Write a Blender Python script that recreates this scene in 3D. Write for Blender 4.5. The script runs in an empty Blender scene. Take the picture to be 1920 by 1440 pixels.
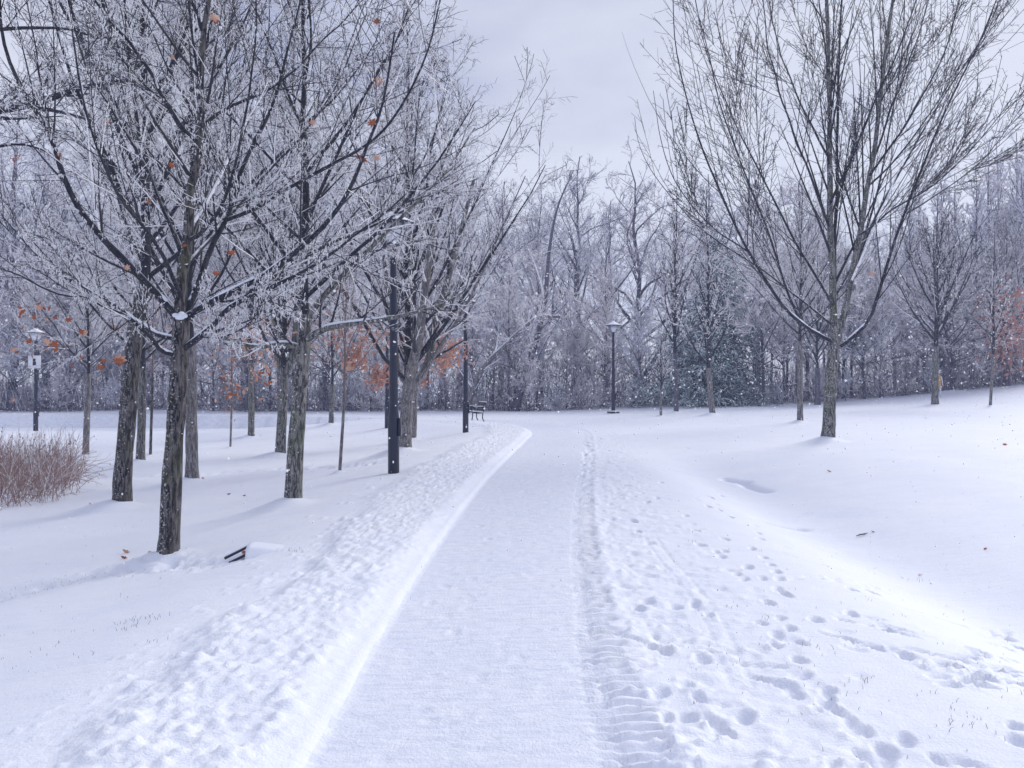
import bpy, math
import numpy as np
from mathutils import Vector

SC = bpy.context.scene
COL = SC.collection
RAD = math.radians

# ------------------------------------------------------------------ camera
CAM_H = 1.7
cam_d = bpy.data.cameras.new('camera')
cam = bpy.data.objects.new('camera', cam_d); COL.objects.link(cam)
cam.location = (0, 0, CAM_H); cam.rotation_euler = (RAD(90), 0, 0)
cam_d.sensor_width = 36; cam_d.lens = 28
cam_d.clip_start = 0.05; cam_d.clip_end = 2000
SC.camera = cam
FPX = 1920 * 28 / 36

# ------------------------------------------------------------------ sky, sun, exposure
SUN_EL, SUN_AZ = 36.0, 52.0          # azimuth measured from +Y (view direction) towards +X
world = bpy.data.worlds.new('World'); SC.world = world
world.use_nodes = True
wt = world.node_tree; wt.nodes.clear()
def wn(t, **k):
    n = wt.nodes.new(t)
    for a, b in k.items(): setattr(n, a, b)
    return n
sky = wn('ShaderNodeTexSky', sky_type='NISHITA', sun_disc=False)
sky.sun_elevation = RAD(SUN_EL); sky.sun_rotation = RAD(SUN_AZ)
tc = wn('ShaderNodeTexCoord')
mp = wn('ShaderNodeMapping'); mp.inputs['Scale'].default_value = (1.0, 1.0, 2.6); mp.inputs['Location'].default_value = (2.3, 0.4, 0.55)
wt.links.new(tc.outputs['Generated'], mp.inputs['Vector'])
nz = wn('ShaderNodeTexNoise'); nz.inputs['Scale'].default_value = 2.1; nz.inputs['Detail'].default_value = 5; nz.inputs['Roughness'].default_value = 0.48
wt.links.new(mp.outputs[0], nz.inputs['Vector'])
cr = wn('ShaderNodeValToRGB')
cr.color_ramp.elements[0].position = 0.36; cr.color_ramp.elements[0].color = (0.45, 0.49, 0.68, 1)
cr.color_ramp.elements[1].position = 0.64; cr.color_ramp.elements[1].color = (0.785, 0.815, 0.935, 1)
wt.links.new(nz.outputs[0], cr.inputs[0])
# brighter, thinner cloud low down
sx = wn('ShaderNodeSeparateXYZ'); wt.links.new(tc.outputs['Generated'], sx.inputs[0])
mr = wn('ShaderNodeMapRange'); mr.inputs[1].default_value = 0.05; mr.inputs[2].default_value = 0.32
mr.inputs[3].default_value = 0.75; mr.inputs[4].default_value = 0.0
wt.links.new(sx.outputs['Z'], mr.inputs[0])
mlow = wn('ShaderNodeMixRGB'); mlow.inputs[2].default_value = (0.85, 0.89, 1.0, 1)
wt.links.new(mr.outputs[0], mlow.inputs[0]); wt.links.new(cr.outputs[0], mlow.inputs[1])
gain = wn('ShaderNodeVectorMath', operation='SCALE'); gain.inputs['Scale'].default_value = 10.0
wt.links.new(mlow.outputs[0], gain.inputs[0])
mx = wn('ShaderNodeMixRGB'); mx.inputs[0].default_value = 0.90
wt.links.new(sky.outputs[0], mx.inputs[1]); wt.links.new(gain.outputs[0], mx.inputs[2])
bg = wn('ShaderNodeBackground'); bg.inputs['Strength'].default_value = 0.10
wo = wn('ShaderNodeOutputWorld')
wt.links.new(mx.outputs[0], bg.inputs[0]); wt.links.new(bg.outputs[0], wo.inputs[0])

sun_d = bpy.data.lights.new('sun', 'SUN'); sun_d.energy = 2.5; sun_d.angle = RAD(34); sun_d.color = (1.0, 0.97, 0.90)
sun = bpy.data.objects.new('sun', sun_d); COL.objects.link(sun)
sd = Vector((math.sin(RAD(SUN_AZ)) * math.cos(RAD(SUN_EL)), math.cos(RAD(SUN_AZ)) * math.cos(RAD(SUN_EL)), math.sin(RAD(SUN_EL))))
sun.rotation_euler = sd.to_track_quat('Z', 'Y').to_euler(); sun.location = (20, 20, 40)
SC.view_settings.view_transform = 'Standard'; SC.view_settings.look = 'None'
SC.view_settings.exposure = 0.0; SC.view_settings.gamma = 1.0; SC.view_settings.use_curve_mapping = False
SC.cycles.max_bounces = 6; SC.cycles.diffuse_bounces = 4; SC.cycles.volume_bounces = 1

# ------------------------------------------------------------------ materials
def lnk(nt, a, b): nt.links.new(a, b)
def new_mat(name):
    m = bpy.data.materials.new(name); m.use_nodes = True
    nt = m.node_tree; b = nt.nodes['Principled BSDF']
    b.inputs['Roughness'].default_value = 0.8
    return m, nt, b
def noise(nt, vec, scale, detail=4, rough=0.55, dist=0.0):
    n = nt.nodes.new('ShaderNodeTexNoise'); n.inputs['Scale'].default_value = scale
    n.inputs['Detail'].default_value = detail; n.inputs['Roughness'].default_value = rough; n.inputs['Distortion'].default_value = dist
    if vec is not None: lnk(nt, vec, n.inputs['Vector'])
    return n.outputs['Fac']
def mathn(nt, op, a, b=None, clamp=False):
    n = nt.nodes.new('ShaderNodeMath'); n.operation = op; n.use_clamp = clamp
    for i, v in enumerate((a, b)):
        if v is None: continue
        if isinstance(v, (int, float)): n.inputs[i].default_value = v
        else: lnk(nt, v, n.inputs[i])
    return n.outputs[0]
def mrange(nt, v, a, b, c=0.0, d=1.0):
    n = nt.nodes.new('ShaderNodeMapRange'); n.clamp = True
    lnk(nt, v, n.inputs[0])
    for i, q in enumerate((a, b, c, d)): n.inputs[i + 1].default_value = q
    return n.outputs[0]
def mixc(nt, f, c1, c2):
    n = nt.nodes.new('ShaderNodeMixRGB')
    if isinstance(f, (int, float)): n.inputs[0].default_value = f
    else: lnk(nt, f, n.inputs[0])
    for i, c in ((1, c1), (2, c2)):
        if isinstance(c, tuple): n.inputs[i].default_value = (*c, 1)
        else: lnk(nt, c, n.inputs[i])
    return n.outputs[0]
def bump(nt, h, strength, dist, b, prev=None):
    n = nt.nodes.new('ShaderNodeBump'); n.inputs['Strength'].default_value = strength; n.inputs['Distance'].default_value = dist
    lnk(nt, h, n.inputs['Height'])
    if prev is not None: lnk(nt, prev, n.inputs['Normal'])
    lnk(nt, n.outputs[0], b.inputs['Normal'])
    return n.outputs[0]
def objco(nt, scale=(1, 1, 1)):
    t = nt.nodes.new('ShaderNodeTexCoord'); m = nt.nodes.new('ShaderNodeMapping'); m.inputs['Scale'].default_value = scale
    lnk(nt, t.outputs['Object'], m.inputs['Vector']); return m.outputs[0]
def geo(nt):
    g = nt.nodes.new('ShaderNodeNewGeometry'); s = nt.nodes.new('ShaderNodeSeparateXYZ')
    lnk(nt, g.outputs['Normal'], s.inputs[0]); return g, s

SNOW = (0.87, 0.885, 0.965)
def snow_mat(name, fine=1.0, packed=False):
    m, nt, b = new_mat(name)
    v = objco(nt)
    n1 = noise(nt, v, 1.1, 5); n2 = noise(nt, v, 55, 4, 0.65); n3 = noise(nt, v, 260, 3, 0.6)
    c = mixc(nt, mrange(nt, n1, 0.35, 0.7), (0.82, 0.855, 0.96), (0.865, 0.89, 0.97))
    if packed:
        w = noise(nt, objco(nt, (1.6, 7.0, 1)), 3.0, 6, 0.7)
        c = mixc(nt, mrange(nt, w, 0.42, 0.62, 0.0, 0.75), c, (0.70, 0.74, 0.88))
        g = noise(nt, v, 75, 2, 0.5); c = mixc(nt, mrange(nt, g, 0.74, 0.78, 0, .5), c, (0.30, 0.29, 0.33))
    else:
        g = noise(nt, v, 48, 2, 0.5); c = mixc(nt, mrange(nt, g, 0.775, 0.80, 0, .5), c, (0.33, 0.29, 0.30))
    lnk(nt, c, b.inputs['Base Color'])
    b.inputs['Roughness'].default_value = 0.55; b.inputs['Specular IOR Level'].default_value = 0.25
    ns = noise(nt, objco(nt, (1.0, 3.2, 1)), 7.0, 6, 0.68)
    p = bump(nt, ns, 0.35, 0.035, b); p = bump(nt, n2, 0.45 * fine, 0.018, b, p); bump(nt, n3, 0.3 * fine, 0.004, b, p)
    return m
M_SNOW = snow_mat('snow_ground')
M_PATH = snow_mat('packed_snow', 1.3, True)
M_CAP = snow_mat('snow_cap', 0.6)

def bark_mat(name, dark, light, moss, frost=0.35, furrow=1.0, mossy=0.5):
    m, nt, b = new_mat(name)
    v = objco(nt, (1, 1, 0.22)); v0 = objco(nt)
    n1 = noise(nt, v, 26, 6, 0.65, 0.6); n2 = noise(nt, v0, 2.6, 4, 0.6); n3 = noise(nt, v0, 34, 4, 0.6); n4 = noise(nt, v0, 90, 3, .7)
    c = mixc(nt, mrange(nt, n1, 0.43, 0.60), dark, light)
    c = mixc(nt, mathn(nt, 'MULTIPLY', mrange(nt, n2, 0.48, 0.68), mossy), c, moss)
    g, s = geo(nt)
    # snow lodged on upward faces and, in flecks, on the windward (left) side
    up = mrange(nt, s.outputs['Z'], 0.45, 0.75)
    up = mathn(nt, 'MULTIPLY', up, mrange(nt, noise(nt, v0, 9, 3), 0.38, 0.52))
    wind = mathn(nt, 'MULTIPLY', mrange(nt, s.outputs['X'], 0.55, -0.75), mrange(nt, n3, 0.60 - 0.06 * frost, 0.68 - 0.05 * frost))
    fl = mrange(nt, n4, 0.69, 0.74)
    sn = mathn(nt, 'MAXIMUM', mathn(nt, 'MAXIMUM', up, mathn(nt, 'MULTIPLY', wind, 0.85)), mathn(nt, 'MULTIPLY', fl, 0.6), True)
    c = mixc(nt, sn, c, SNOW)
    lnk(nt, c, b.inputs['Base Color']); b.inputs['Roughness'].default_value = 0.85
    bump(nt, n1, 0.9 * furrow, 0.03, b)
    return m
M_BARK = bark_mat('bark_dark', (0.006, 0.006, 0.012), (0.15, 0.135, 0.14), (0.075, 0.085, 0.035), 0.6, 1.0, 0.55)
M_BARK2 = bark_mat('bark_grey', (0.03, 0.03, 0.038), (0.26, 0.25, 0.24), (0.10, 0.12, 0.06), 0.5, 0.7, 0.75)
M_BARK3 = bark_mat('bark_pale', (0.08, 0.076, 0.085), (0.28, 0.26, 0.265), (0.16, 0.15, 0.11), 0.1, 0.4, 0.4)
M_BARKF = bark_mat('bark_far_haze_tint', (0.05, 0.045, 0.075), (0.16, 0.15, 0.20), (0.08, 0.085, 0.06), 0.5, 0.5, 0.3)  # violet cast of the hazy distance is put into this bark colour
M_LIMB = bark_mat('bark_limb', (0.006, 0.007, 0.018), (0.036, 0.035, 0.052), (0.06, 0.06, 0.04), 0.1, 0.5, 0.2)

def twig_mat(name, dark, frostc, cover):
    m, nt, b = new_mat(name)
    v = objco(nt)
    g, s = geo(nt)
    n1 = noise(nt, v, 14, 3)
    up = mathn(nt, 'ADD', mathn(nt, 'MULTIPLY', s.outputs['Z'], 0.5), mathn(nt, 'MULTIPLY', n1, 1.2))
    f = mrange(nt, up, 1.05 - cover, 1.25 - cover)
    lnk(nt, mixc(nt, f, dark, frostc), b.inputs['Base Color'])
    b.inputs['Roughness'].default_value = 0.5
    return m
M_TWIG = twig_mat('twig_dark', (0.013, 0.012, 0.028), (0.36, 0.36, 0.46), 0.10)
M_FROST = twig_mat('twig_frosted', (0.36, 0.32, 0.35), (0.92, 0.91, 0.95), 0.88)
M_TWIGF = twig_mat('twig_far_haze_tint', (0.11, 0.10, 0.16), (0.70, 0.70, 0.84), 0.50)  # bluish-violet haze painted into the far twigs; bark itself isn't blue
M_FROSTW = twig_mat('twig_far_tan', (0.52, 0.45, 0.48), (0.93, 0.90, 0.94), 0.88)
M_FROSTF = twig_mat('twig_far_frosted_haze_tint', (0.46, 0.46, 0.57), (0.90, 0.91, 0.98), 0.92)  # real frost, its colour shifted bluer to paint in distance haze
M_BRUSH = twig_mat('brush_twig', (0.13, 0.095, 0.165), (0.58, 0.55, 0.68), 0.26)
M_TAN = twig_mat('sapling_twig', (0.17, 0.12, 0.12), (0.55, 0.5, 0.52), 0.25)

def plain(name, col, rough=0.6, var=0.25, scale=12, metal=0.0, spec=0.5):
    m, nt, b = new_mat(name)
    n = noise(nt, objco(nt), scale, 4)
    c2 = tuple(x * (1 - var) for x in col)
    lnk(nt, mixc(nt, n, c2, col), b.inputs['Base Color'])
    b.inputs['Roughness'].default_value = rough; b.inputs['Metallic'].default_value = metal
    b.inputs['Specular IOR Level'].default_value = spec
    return m
M_ICE = plain('ice', (0.88, 0.88, 0.92), 0.15, 0.05)
M_LEAF = plain('dead_leaf', (0.46, 0.13, 0.045), 0.7, 0.5, 30)
M_LEAF2 = plain('dead_leaf_pale', (0.74, 0.42, 0.30), 0.7, 0.4, 8)
M_LEAFR = plain('dead_leaf_red', (0.60, 0.31, 0.25), 0.7, 0.4, 6)
M_POLE = plain('painted_iron', (0.016, 0.02, 0.05), 0.35, 0.3, 20)
M_GLASS = plain('frosted_lantern_panel', (0.72, 0.74, 0.82), 0.3, 0.08, 5)
M_WOOD = plain('bench_wood', (0.07, 0.055, 0.06), 0.7, 0.5, 25)
M_BOARD = plain('wet_board', (0.03, 0.04, 0.07), 0.5, 0.5, 20)
M_SIGN = plain('sign_face', (0.75, 0.76, 0.82), 0.4, 0.08, 6)
M_BLACK = plain('sign_print', (0.02, 0.02, 0.03), 0.6, 0.1, 6)
M_STONE = plain('stone', (0.30, 0.30, 0.33), 0.8, 0.4, 8)
M_GRASS = plain('dry_grass', (0.20, 0.17, 0.14), 0.8, 0.5, 4)
M_REED = plain('reddish_stem', (0.40, 0.23, 0.225), 0.8, 0.5, 1.6)
M_REED2 = plain('tan_stem', (0.52, 0.39, 0.35), 0.8, 0.5, 1.6)
M_OCHRE = plain('ochre_cloth', (0.62, 0.36, 0.13), 0.8, 0.3, 20)
M_WHITE = plain('pale_cloth', (0.72, 0.72, 0.8), 0.8, 0.2, 15)
M_SKIN = plain('skin', (0.5, 0.33, 0.28), 0.6, 0.1, 15)
M_NAVY = plain('navy_cloth', (0.03, 0.04, 0.09), 0.8, 0.3, 15)
M_FLAKE = plain('snowflake', (0.95, 0.95, 0.98), 0.6, 0.02)

mn, nt, b = new_mat('spruce_needles')
v = objco(nt); g, s = geo(nt)
c = mixc(nt, noise(nt, v, 1.7, 3), (0.016, 0.065, 0.075), (0.05, 0.13, 0.135))
f = mathn(nt, 'ADD', mathn(nt, 'MULTIPLY', s.outputs['Z'], 0.6), noise(nt, v, 3.5, 4))
c = mixc(nt, mrange(nt, f, 0.42, 0.80), c, (0.76, 0.83, 0.89)); lnk(nt, c, b.inputs['Base Color'])
M_NEEDLE = mn

# ------------------------------------------------------------------ helpers
def setp(o, label=None, cat=None, group=None, kind=None):
    if label: o['label'] = label
    if cat: o['category'] = cat
    if group: o['group'] = group
    if kind: o['kind'] = kind
    return o
def empty(name, loc, rz=0.0):
    o = bpy.data.objects.new(name, None); COL.objects.link(o); o.location = loc; o.rotation_euler = (0, 0, rz)
    o.empty_display_size = 0.2
    return o
def mesh_data(name, V, F, mats, midx=None, smooth=True):
    me = bpy.data.meshes.new(name)
    V = np.ascontiguousarray(V, dtype=np.float32)
    if isinstance(F, np.ndarray): F = [F]
    F = [f for f in F if len(f)]
    loops = np.concatenate([f.ravel() for f in F]).astype(np.int32)
    tot = np.concatenate([np.full(len(f), f.shape[1], np.int32) for f in F])
    st = np.concatenate([[0], np.cumsum(tot)[:-1]]).astype(np.int32)
    me.vertices.add(len(V)); me.vertices.foreach_set('co', V.ravel())
    me.loops.add(len(loops)); me.loops.foreach_set('vertex_index', loops)
    me.polygons.add(len(tot)); me.polygons.foreach_set('loop_start', st); me.polygons.foreach_set('loop_total', tot)
    for m in mats: me.materials.append(m)
    if midx is not None: me.polygons.foreach_set('material_index', np.ascontiguousarray(midx, dtype=np.int32))
    me.update(calc_edges=True)
    if smooth: me.shade_smooth()
    return me
def obj(name, me, parent=None, loc=None):
    o = bpy.data.objects.new(name, me); COL.objects.link(o)
    if parent is not None: o.parent = parent
    if loc is not None: o.location = loc
    return o
def unit(v): return v / np.maximum(np.linalg.norm(v, axis=-1, keepdims=True), 1e-9)

def tubes(P, R, sides, cap=False):
    """N polylines of S points -> vertices and quads (plus end caps)"""
    P = np.asarray(P, float); R = np.asarray(R, float)
    N, S, _ = P.shape
    T = np.empty_like(P); T[:, 1:-1] = P[:, 2:] - P[:, :-2]; T[:, 0] = P[:, 1] - P[:, 0]; T[:, -1] = P[:, -1] - P[:, -2]
    T = unit(T)
    mean = unit(P[:, -1] - P[:, 0])
    ref = np.where(np.abs(mean[:, 2:3]) > 0.8, np.array([[1.0, 0.13, 0]]), np.array([[0, 0.07, 1.0]]))[:, None, :]
    A = unit(np.cross(T, np.broadcast_to(ref, T.shape))); B = np.cross(T, A)
    th = np.arange(sides) * 2 * math.pi / sides
    V = P[:, :, None] + R[:, :, None, None] * (np.cos(th)[None, None, :, None] * A[:, :, None] + np.sin(th)[None, None, :, None] * B[:, :, None])
    base = (np.arange(N) * S * sides)[:, None, None] + (np.arange(S - 1) * sides)[None, :, None] + np.arange(sides)[None, None, :]
    nxt = (np.arange(N) * S * sides)[:, None, None] + (np.arange(S - 1) * sides)[None, :, None] + ((np.arange(sides) + 1) % sides)[None, None, :]
    Q = np.stack([base, nxt, nxt + sides, base + sides], -1).reshape(-1, 4)
    return V.reshape(-1, 3), Q
class Pack:
    def __init__(s): s.V = []; s.Q = []; s.M = []; s.n = 0
    def add(s, V, Q, m=0):
        s.V.append(V); s.Q.append(Q + s.n); s.n += len(V)
        s.M.append(np.broadcast_to(np.asarray(m), (len(Q),)) if np.ndim(m) == 0 else m)
    def tube(s, P, R, sides, m=0):
        V, Q = tubes(P, R, sides)
        if np.ndim(m): m = np.repeat(m, (P.shape[1] - 1) * sides)
        s.add(V, Q, m)
    def box(s, c, d, m=0, rz=0.0, tilt=0.0):
        c = np.array(c, float); h = np.array(d, float) / 2
        v = np.array([[x, y, z] for x in (-1, 1) for y in (-1, 1) for z in (-1, 1)], float) * h
        if tilt: ca, sa = math.cos(tilt), math.sin(tilt); v = v @ np.array([[ca, 0, sa], [0, 1, 0], [-sa, 0, ca]]).T
        if rz: ca, sa = math.cos(rz), math.sin(rz); v = v @ np.array([[ca, -sa, 0], [sa, ca, 0], [0, 0, 1]]).T
        q = np.array([[0, 1, 3, 2], [4, 6, 7, 5], [0, 4, 5, 1], [2, 3, 7, 6], [0, 2, 6, 4], [1, 5, 7, 3]])
        s.add(v + c, q, m)
    def lathe(s, prof, sides, m=0, c=(0, 0, 0), squash=None):
        prof = np.array(prof, float); th = np.arange(sides) * 2 * math.pi / sides + math.pi / sides
        V = np.stack([prof[:, 0:1] * np.cos(th), prof[:, 0:1] * np.sin(th), np.repeat(prof[:, 1:2], sides, 1)], -1).reshape(-1, 3)
        k = len(prof)
        a = (np.arange(k - 1) * sides)[:, None] + np.arange(sides); bb = (np.arange(k - 1) * sides)[:, None] + (np.arange(sides) + 1) % sides
        Q = np.stack([a, bb, bb + sides, a + sides], -1).reshape(-1, 4)
        s.add(V + np.array(c, float), Q, m)
    def mesh(s, name, mats, smooth=True):
        return mesh_data(name, np.concatenate(s.V), np.concatenate(s.Q), mats, np.concatenate(s.M), smooth)

# numpy gradient-free value noise
_rng = np.random.default_rng(7)
_perm = _rng.random((256, 256))
def vnoise(x, y):
    xi = np.floor(x).astype(int); yi = np.floor(y).astype(int); fx = x - xi; fy = y - yi
    fx = fx * fx * fx * (fx * (fx * 6 - 15) + 10); fy = fy * fy * fy * (fy * (fy * 6 - 15) + 10)
    a = _perm[xi & 255, yi & 255]; b_ = _perm[(xi + 1) & 255, yi & 255]; c_ = _perm[xi & 255, (yi + 1) & 255]; d_ = _perm[(xi + 1) & 255, (yi + 1) & 255]
    return (a * (1 - fx) + b_ * fx) * (1 - fy) + (c_ * (1 - fx) + d_ * fx) * fy - 0.5
def fbm(x, y, o=4, g=0.5):
    r = 0; a = 1.0
    for i in range(o):
        r = r + a * vnoise(x + 17.3 * i, y - 9.1 * i); x = x * 2.03; y = y * 2.03; a *= g
    return r
def sstep(a, b_, x):
    t = np.clip((x - a) / (b_ - a), 0, 1); return t * t * (3 - 2 * t)

# ------------------------------------------------------------------ terrain shape
PATH = np.array([(-.17, -30), (-.17, -25), (-.17, -20), (-.17, -15), (-.17, -10), (-.17, -5), (-.17, 0), (-.19, 4.5), (0.0, 9), (.38, 14), (.86, 19), (1.36, 24.5), (1.62, 28), (1.35, 31.5), (.2, 35),
                 (-2.2, 38), (-5.5, 40.0), (-9.5, 41.4), (-14, 42.4), (-19, 43.1), (-24.5, 43.6), (-30, 44)], float)
def catmull(P, n=8):
    out = []
    for i in range(len(P) - 1):
        p0 = P[max(i - 1, 0)]; p1 = P[i]; p2 = P[i + 1]; p3 = P[min(i + 2, len(P) - 1)]
        for t in np.linspace(0, 1, n, endpoint=False):
            out.append(0.5 * ((2 * p1) + (-p0 + p2) * t + (2 * p0 - 5 * p1 + 4 * p2 - p3) * t * t + (-p0 + 3 * p1 - 3 * p2 + p3) * t ** 3))
    out.append(P[-1]); return np.array(out)
PC = catmull(PATH, 5)
PA = np.concatenate([[0], np.cumsum(np.linalg.norm(np.diff(PC, axis=0), axis=1))])
def lateral(x, y):
    best = np.full(x.shape, 1e9); sg = np.zeros(x.shape); arc = np.zeros(x.shape)
    for i in range(len(PC) - 1):
        a = PC[i]; d = PC[i + 1] - a; L = np.hypot(*d); d = d / L
        t = np.clip((x - a[0]) * d[0] + (y - a[1]) * d[1], 0, L)
        px = x - a[0] - t * d[0]; py = y - a[1] - t * d[1]
        r = np.sqrt(px * px + py * py); k = r < best
        best = np.where(k, r, best); sg = np.where(k, np.sign(px * d[1] - py * d[0]), sg); arc = np.where(k, PA[i] + t, arc)
    return best * np.where(sg == 0, 1, sg), arc
def table(xs, zs, sm):
    g = np.arange(xs[0], xs[-1], 0.05); v = np.interp(g, xs, zs); k = int(sm / 0.05)
    w = np.hanning(2 * k + 1); w /= w.sum(); v = np.convolve(np.pad(v, k, mode='edge'), w, 'valid'); return g, v
TL = table([-2, 0, 1.4, 3.0, 5.5, 9.5, 14, 600], [0, 0, 0, -.34, -.58, -.69, -.7, -.7], 0.8)
TR = table([-40, 1, 2.9, 3.7, 4.2, 5.2, 7.5, 10, 13, 16, 20, 25, 32, 45, 70, 600], [.0, .0, 0.05, -.31, -.42, -.17, .16, .30, .35, .40, .62, 1.0, 1.62, 2.5, 3.3, 4.0], 1.1)
TRF = table([-40, 1, 3, 7.5, 10, 13, 16, 20, 25, 32, 45, 70, 600], [.0, .0, 0.02, .16, .28, .33, .38, .60, 1.0, 1.62, 2.5, 3.3, 4.0], 1.5)
def macro(x, y, lat=None):
    x = np.asarray(x, float); y = np.asarray(y, float)
    if lat is None: lat, _ = lateral(x, y)
    hw = 0.74 + 0.2 * sstep(4, 20, y)
    e = -lat - hw
    zl = np.interp(e / (1 + .42 * sstep(5, 15, y)), *TL)
    zl = np.minimum(zl, -0.7 * sstep(4, 15, -x) * sstep(25, 42, y) + 0.0)
    far = sstep(15, 22, y)
    zr = np.interp(x, *TR) * (1 - far) + np.interp(x, *TRF) * far
    z = np.where(lat < 0, zl, zr * sstep(0, .6, lat - hw))
    z = np.where((y > 36) & (x > -3), np.where(lat < 0, zr * sstep(0.5, 4, np.abs(lat)), z), z)
    z = z + 0.10 * fbm(x * .13 + 3, y * .13, 2) * sstep(1, 5, np.abs(lat))
    return z
def place(u, v_):
    """where the ray through a picture point meets the ground"""
    ys = np.geomspace(2.2, 90, 900); xs = (u - 960) / FPX * ys; zr = CAM_H - (v_ - 720) / FPX * ys
    dz = zr - macro(xs, ys); k = np.nonzero(dz <= 0)[0]
    k = k[0] if len(k) else len(ys) - 1
    if k > 0:
        t = dz[k - 1] / (dz[k - 1] - dz[k]); yy = ys[k - 1] * (1 - t) + ys[k] * t
    else: yy = ys[0]
    xx = (u - 960) / FPX * yy
    return np.array([xx, yy, float(macro(np.array([xx]), np.array([yy]))[0])])
def at(u, v_, y): return np.array([(u - 960) / FPX * y, y, CAM_H - (v_ - 720) / FPX * y])

# --- where the trees stand (picture foot points turned into ground positions)
TREES = dict(A=(314, 1046), B=(228, 953), C=(263, 869), D=(360, 907), E=(549, 948), F=(525, 857), G=(637, 887), H=(160, 857), I=(282, 855),
             J=(432, 840), K=(471, 822), Lt=(621, 797), M=(757, 850), N=(772, 828), P=(1553, 830), Q=(1500, 793), R=(1533, 762), S=(1583, 750),
             T=(1753, 760), U=(1857, 763), W=(1239, 781), X=(1268, 775), Y=(1336, 779), V2=(1887, 724), V3=(1775, 737))
POS = {k: place(*p) for k, p in TREES.items()}

TR_R = dict(A=.145, B=.19, C=.16, D=.17, E=.155, F=.20, G=.045, H=.13, I=.06, J=.05, K=.17, Lt=.15, M=.23, N=.2, P=.2, Q=.13, R=.2, S=.19, T=.21, U=.08, W=.08, X=.15, Y=.17, V2=.25, V3=.25)
TR_R = {k: r * .80 for k, r in TR_R.items()}

# ------------------------------------------------------------------ ground mesh
def axis(lo, hi, step, gl, gr, Ll, Lr, far):
    a = list(np.arange(lo, hi, step)); s = step; x = a[-1]
    while x < far: s *= gr if x < hi + Lr else 1.09; x += s; a.append(x)
    s = step; x = lo; l = []
    while x > -far: s *= gl if x > lo - Ll else 1.09; x -= s; l.append(x)
    return np.array(l[::-1] + a)
gx = axis(-2.7, 3.5, 0.019, 1.010, 1.013, 9, 6, 500)
yl = [2.2]
while yl[-1] < 52: yl.append(yl[-1] + max(0.0135, 0.0052 * yl[-1]))
s_ = yl[-1] - yl[-2]
while yl[-1] < 700: s_ *= 1.1; yl.append(yl[-1] + s_)
s_ = .016; y0 = 2.2; yb = []
while y0 > -200: s_ *= 1.25; y0 -= s_; yb.append(y0)
gy = np.array(yb[::-1] + yl)
GX, GY = np.meshgrid(gx, gy)
LAT, ARC = lateral(GX, GY)
Z = macro(GX, GY, LAT)
HW = 0.74 + 0.2 * sstep(4, 20, GY)
E = -LAT - HW + 0.05 * fbm(GX * 1.3, GY * 1.3, 3)          # beyond the left edge
bw = 1.15 + 0.6 * sstep(5, 16, GY) + 0.35 * fbm(GX * .5, GY * .9, 3)
inb = sstep(0, .28, E) * (1 - sstep(bw * .72, bw, E)) * (LAT < 0)
Z += inb * (0.065 + 0.03 * fbm(GX * .9, GY * .6, 2))
near = 1 - sstep(25, 45, GY)
rough = inb * (0.023 * fbm(GX * 8.0, GY * 7.0, 4, .7) + 0.030 * np.maximum(0, fbm(GX * 17, GY * 15, 3, .6)))
Z += rough * (0.35 + 0.65 * sstep(.15, .5, E))
# smooth wind-blown snow
Z += (1 - inb) * (0.010 * fbm(GX * 1.6 + GY * .4, GY * 3.4, 4) + 0.004 * fbm(GX * 7, GY * 16, 2)) * (np.abs(LAT) > HW)
Z += 0.0045 * fbm(GX * 16, GY * 22, 4, .6) * (np.abs(LAT) <= HW + .1) * near
# small lip where the blade scraped
Z -= (0.04 - 0.028 * sstep(-.6, .6, LAT)) * (1 - sstep(HW - .05, HW + .05, np.abs(LAT)))
Z += 0.005 * fbm(GX * 9, GY * 34, 3, .6) * (np.abs(LAT) <= HW) * near
# right side: tyre lug track
RL = LAT - HW
wob = 0.03 * fbm(GX * 0 + 2, GY * .8, 2)
for c0, w0, dep, per, ph in ((-0.075, 0.042, .036, .098, 0.0), (0.06, .095, .066, .108, .9)):
    wide = 1 + .28 * (1 - sstep(3, 7, GY))
    band = np.exp(-((RL - c0 * wide - wob) / (w0 * wide)) ** 4)
    lug = 0.5 + 0.5 * np.sin(2 * math.pi * (ARC + .05 * fbm(GX * 3, GY * 3, 2)) / per + ph + 2.0 * RL)
    Z -= band * dep * (-.25 + 1.1 * sstep(.2, .8, lug)) * (1 - sstep(16, 30, GY) * .7) * (0.75 + fbm(GX * 7, GY * 7, 2))
Z += 0.014 * np.exp(-((RL - .2) / .07) ** 2) * (0.6 + 2.2 * fbm(GX * 9, GY * 9, 3))
ch = sstep(.15, .35, RL) * (1 - sstep(.8, 1.6, RL))
Z += ch * 0.028 * np.maximum(-.2, fbm(GX * 7, GY * 8, 4, .6))
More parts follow.
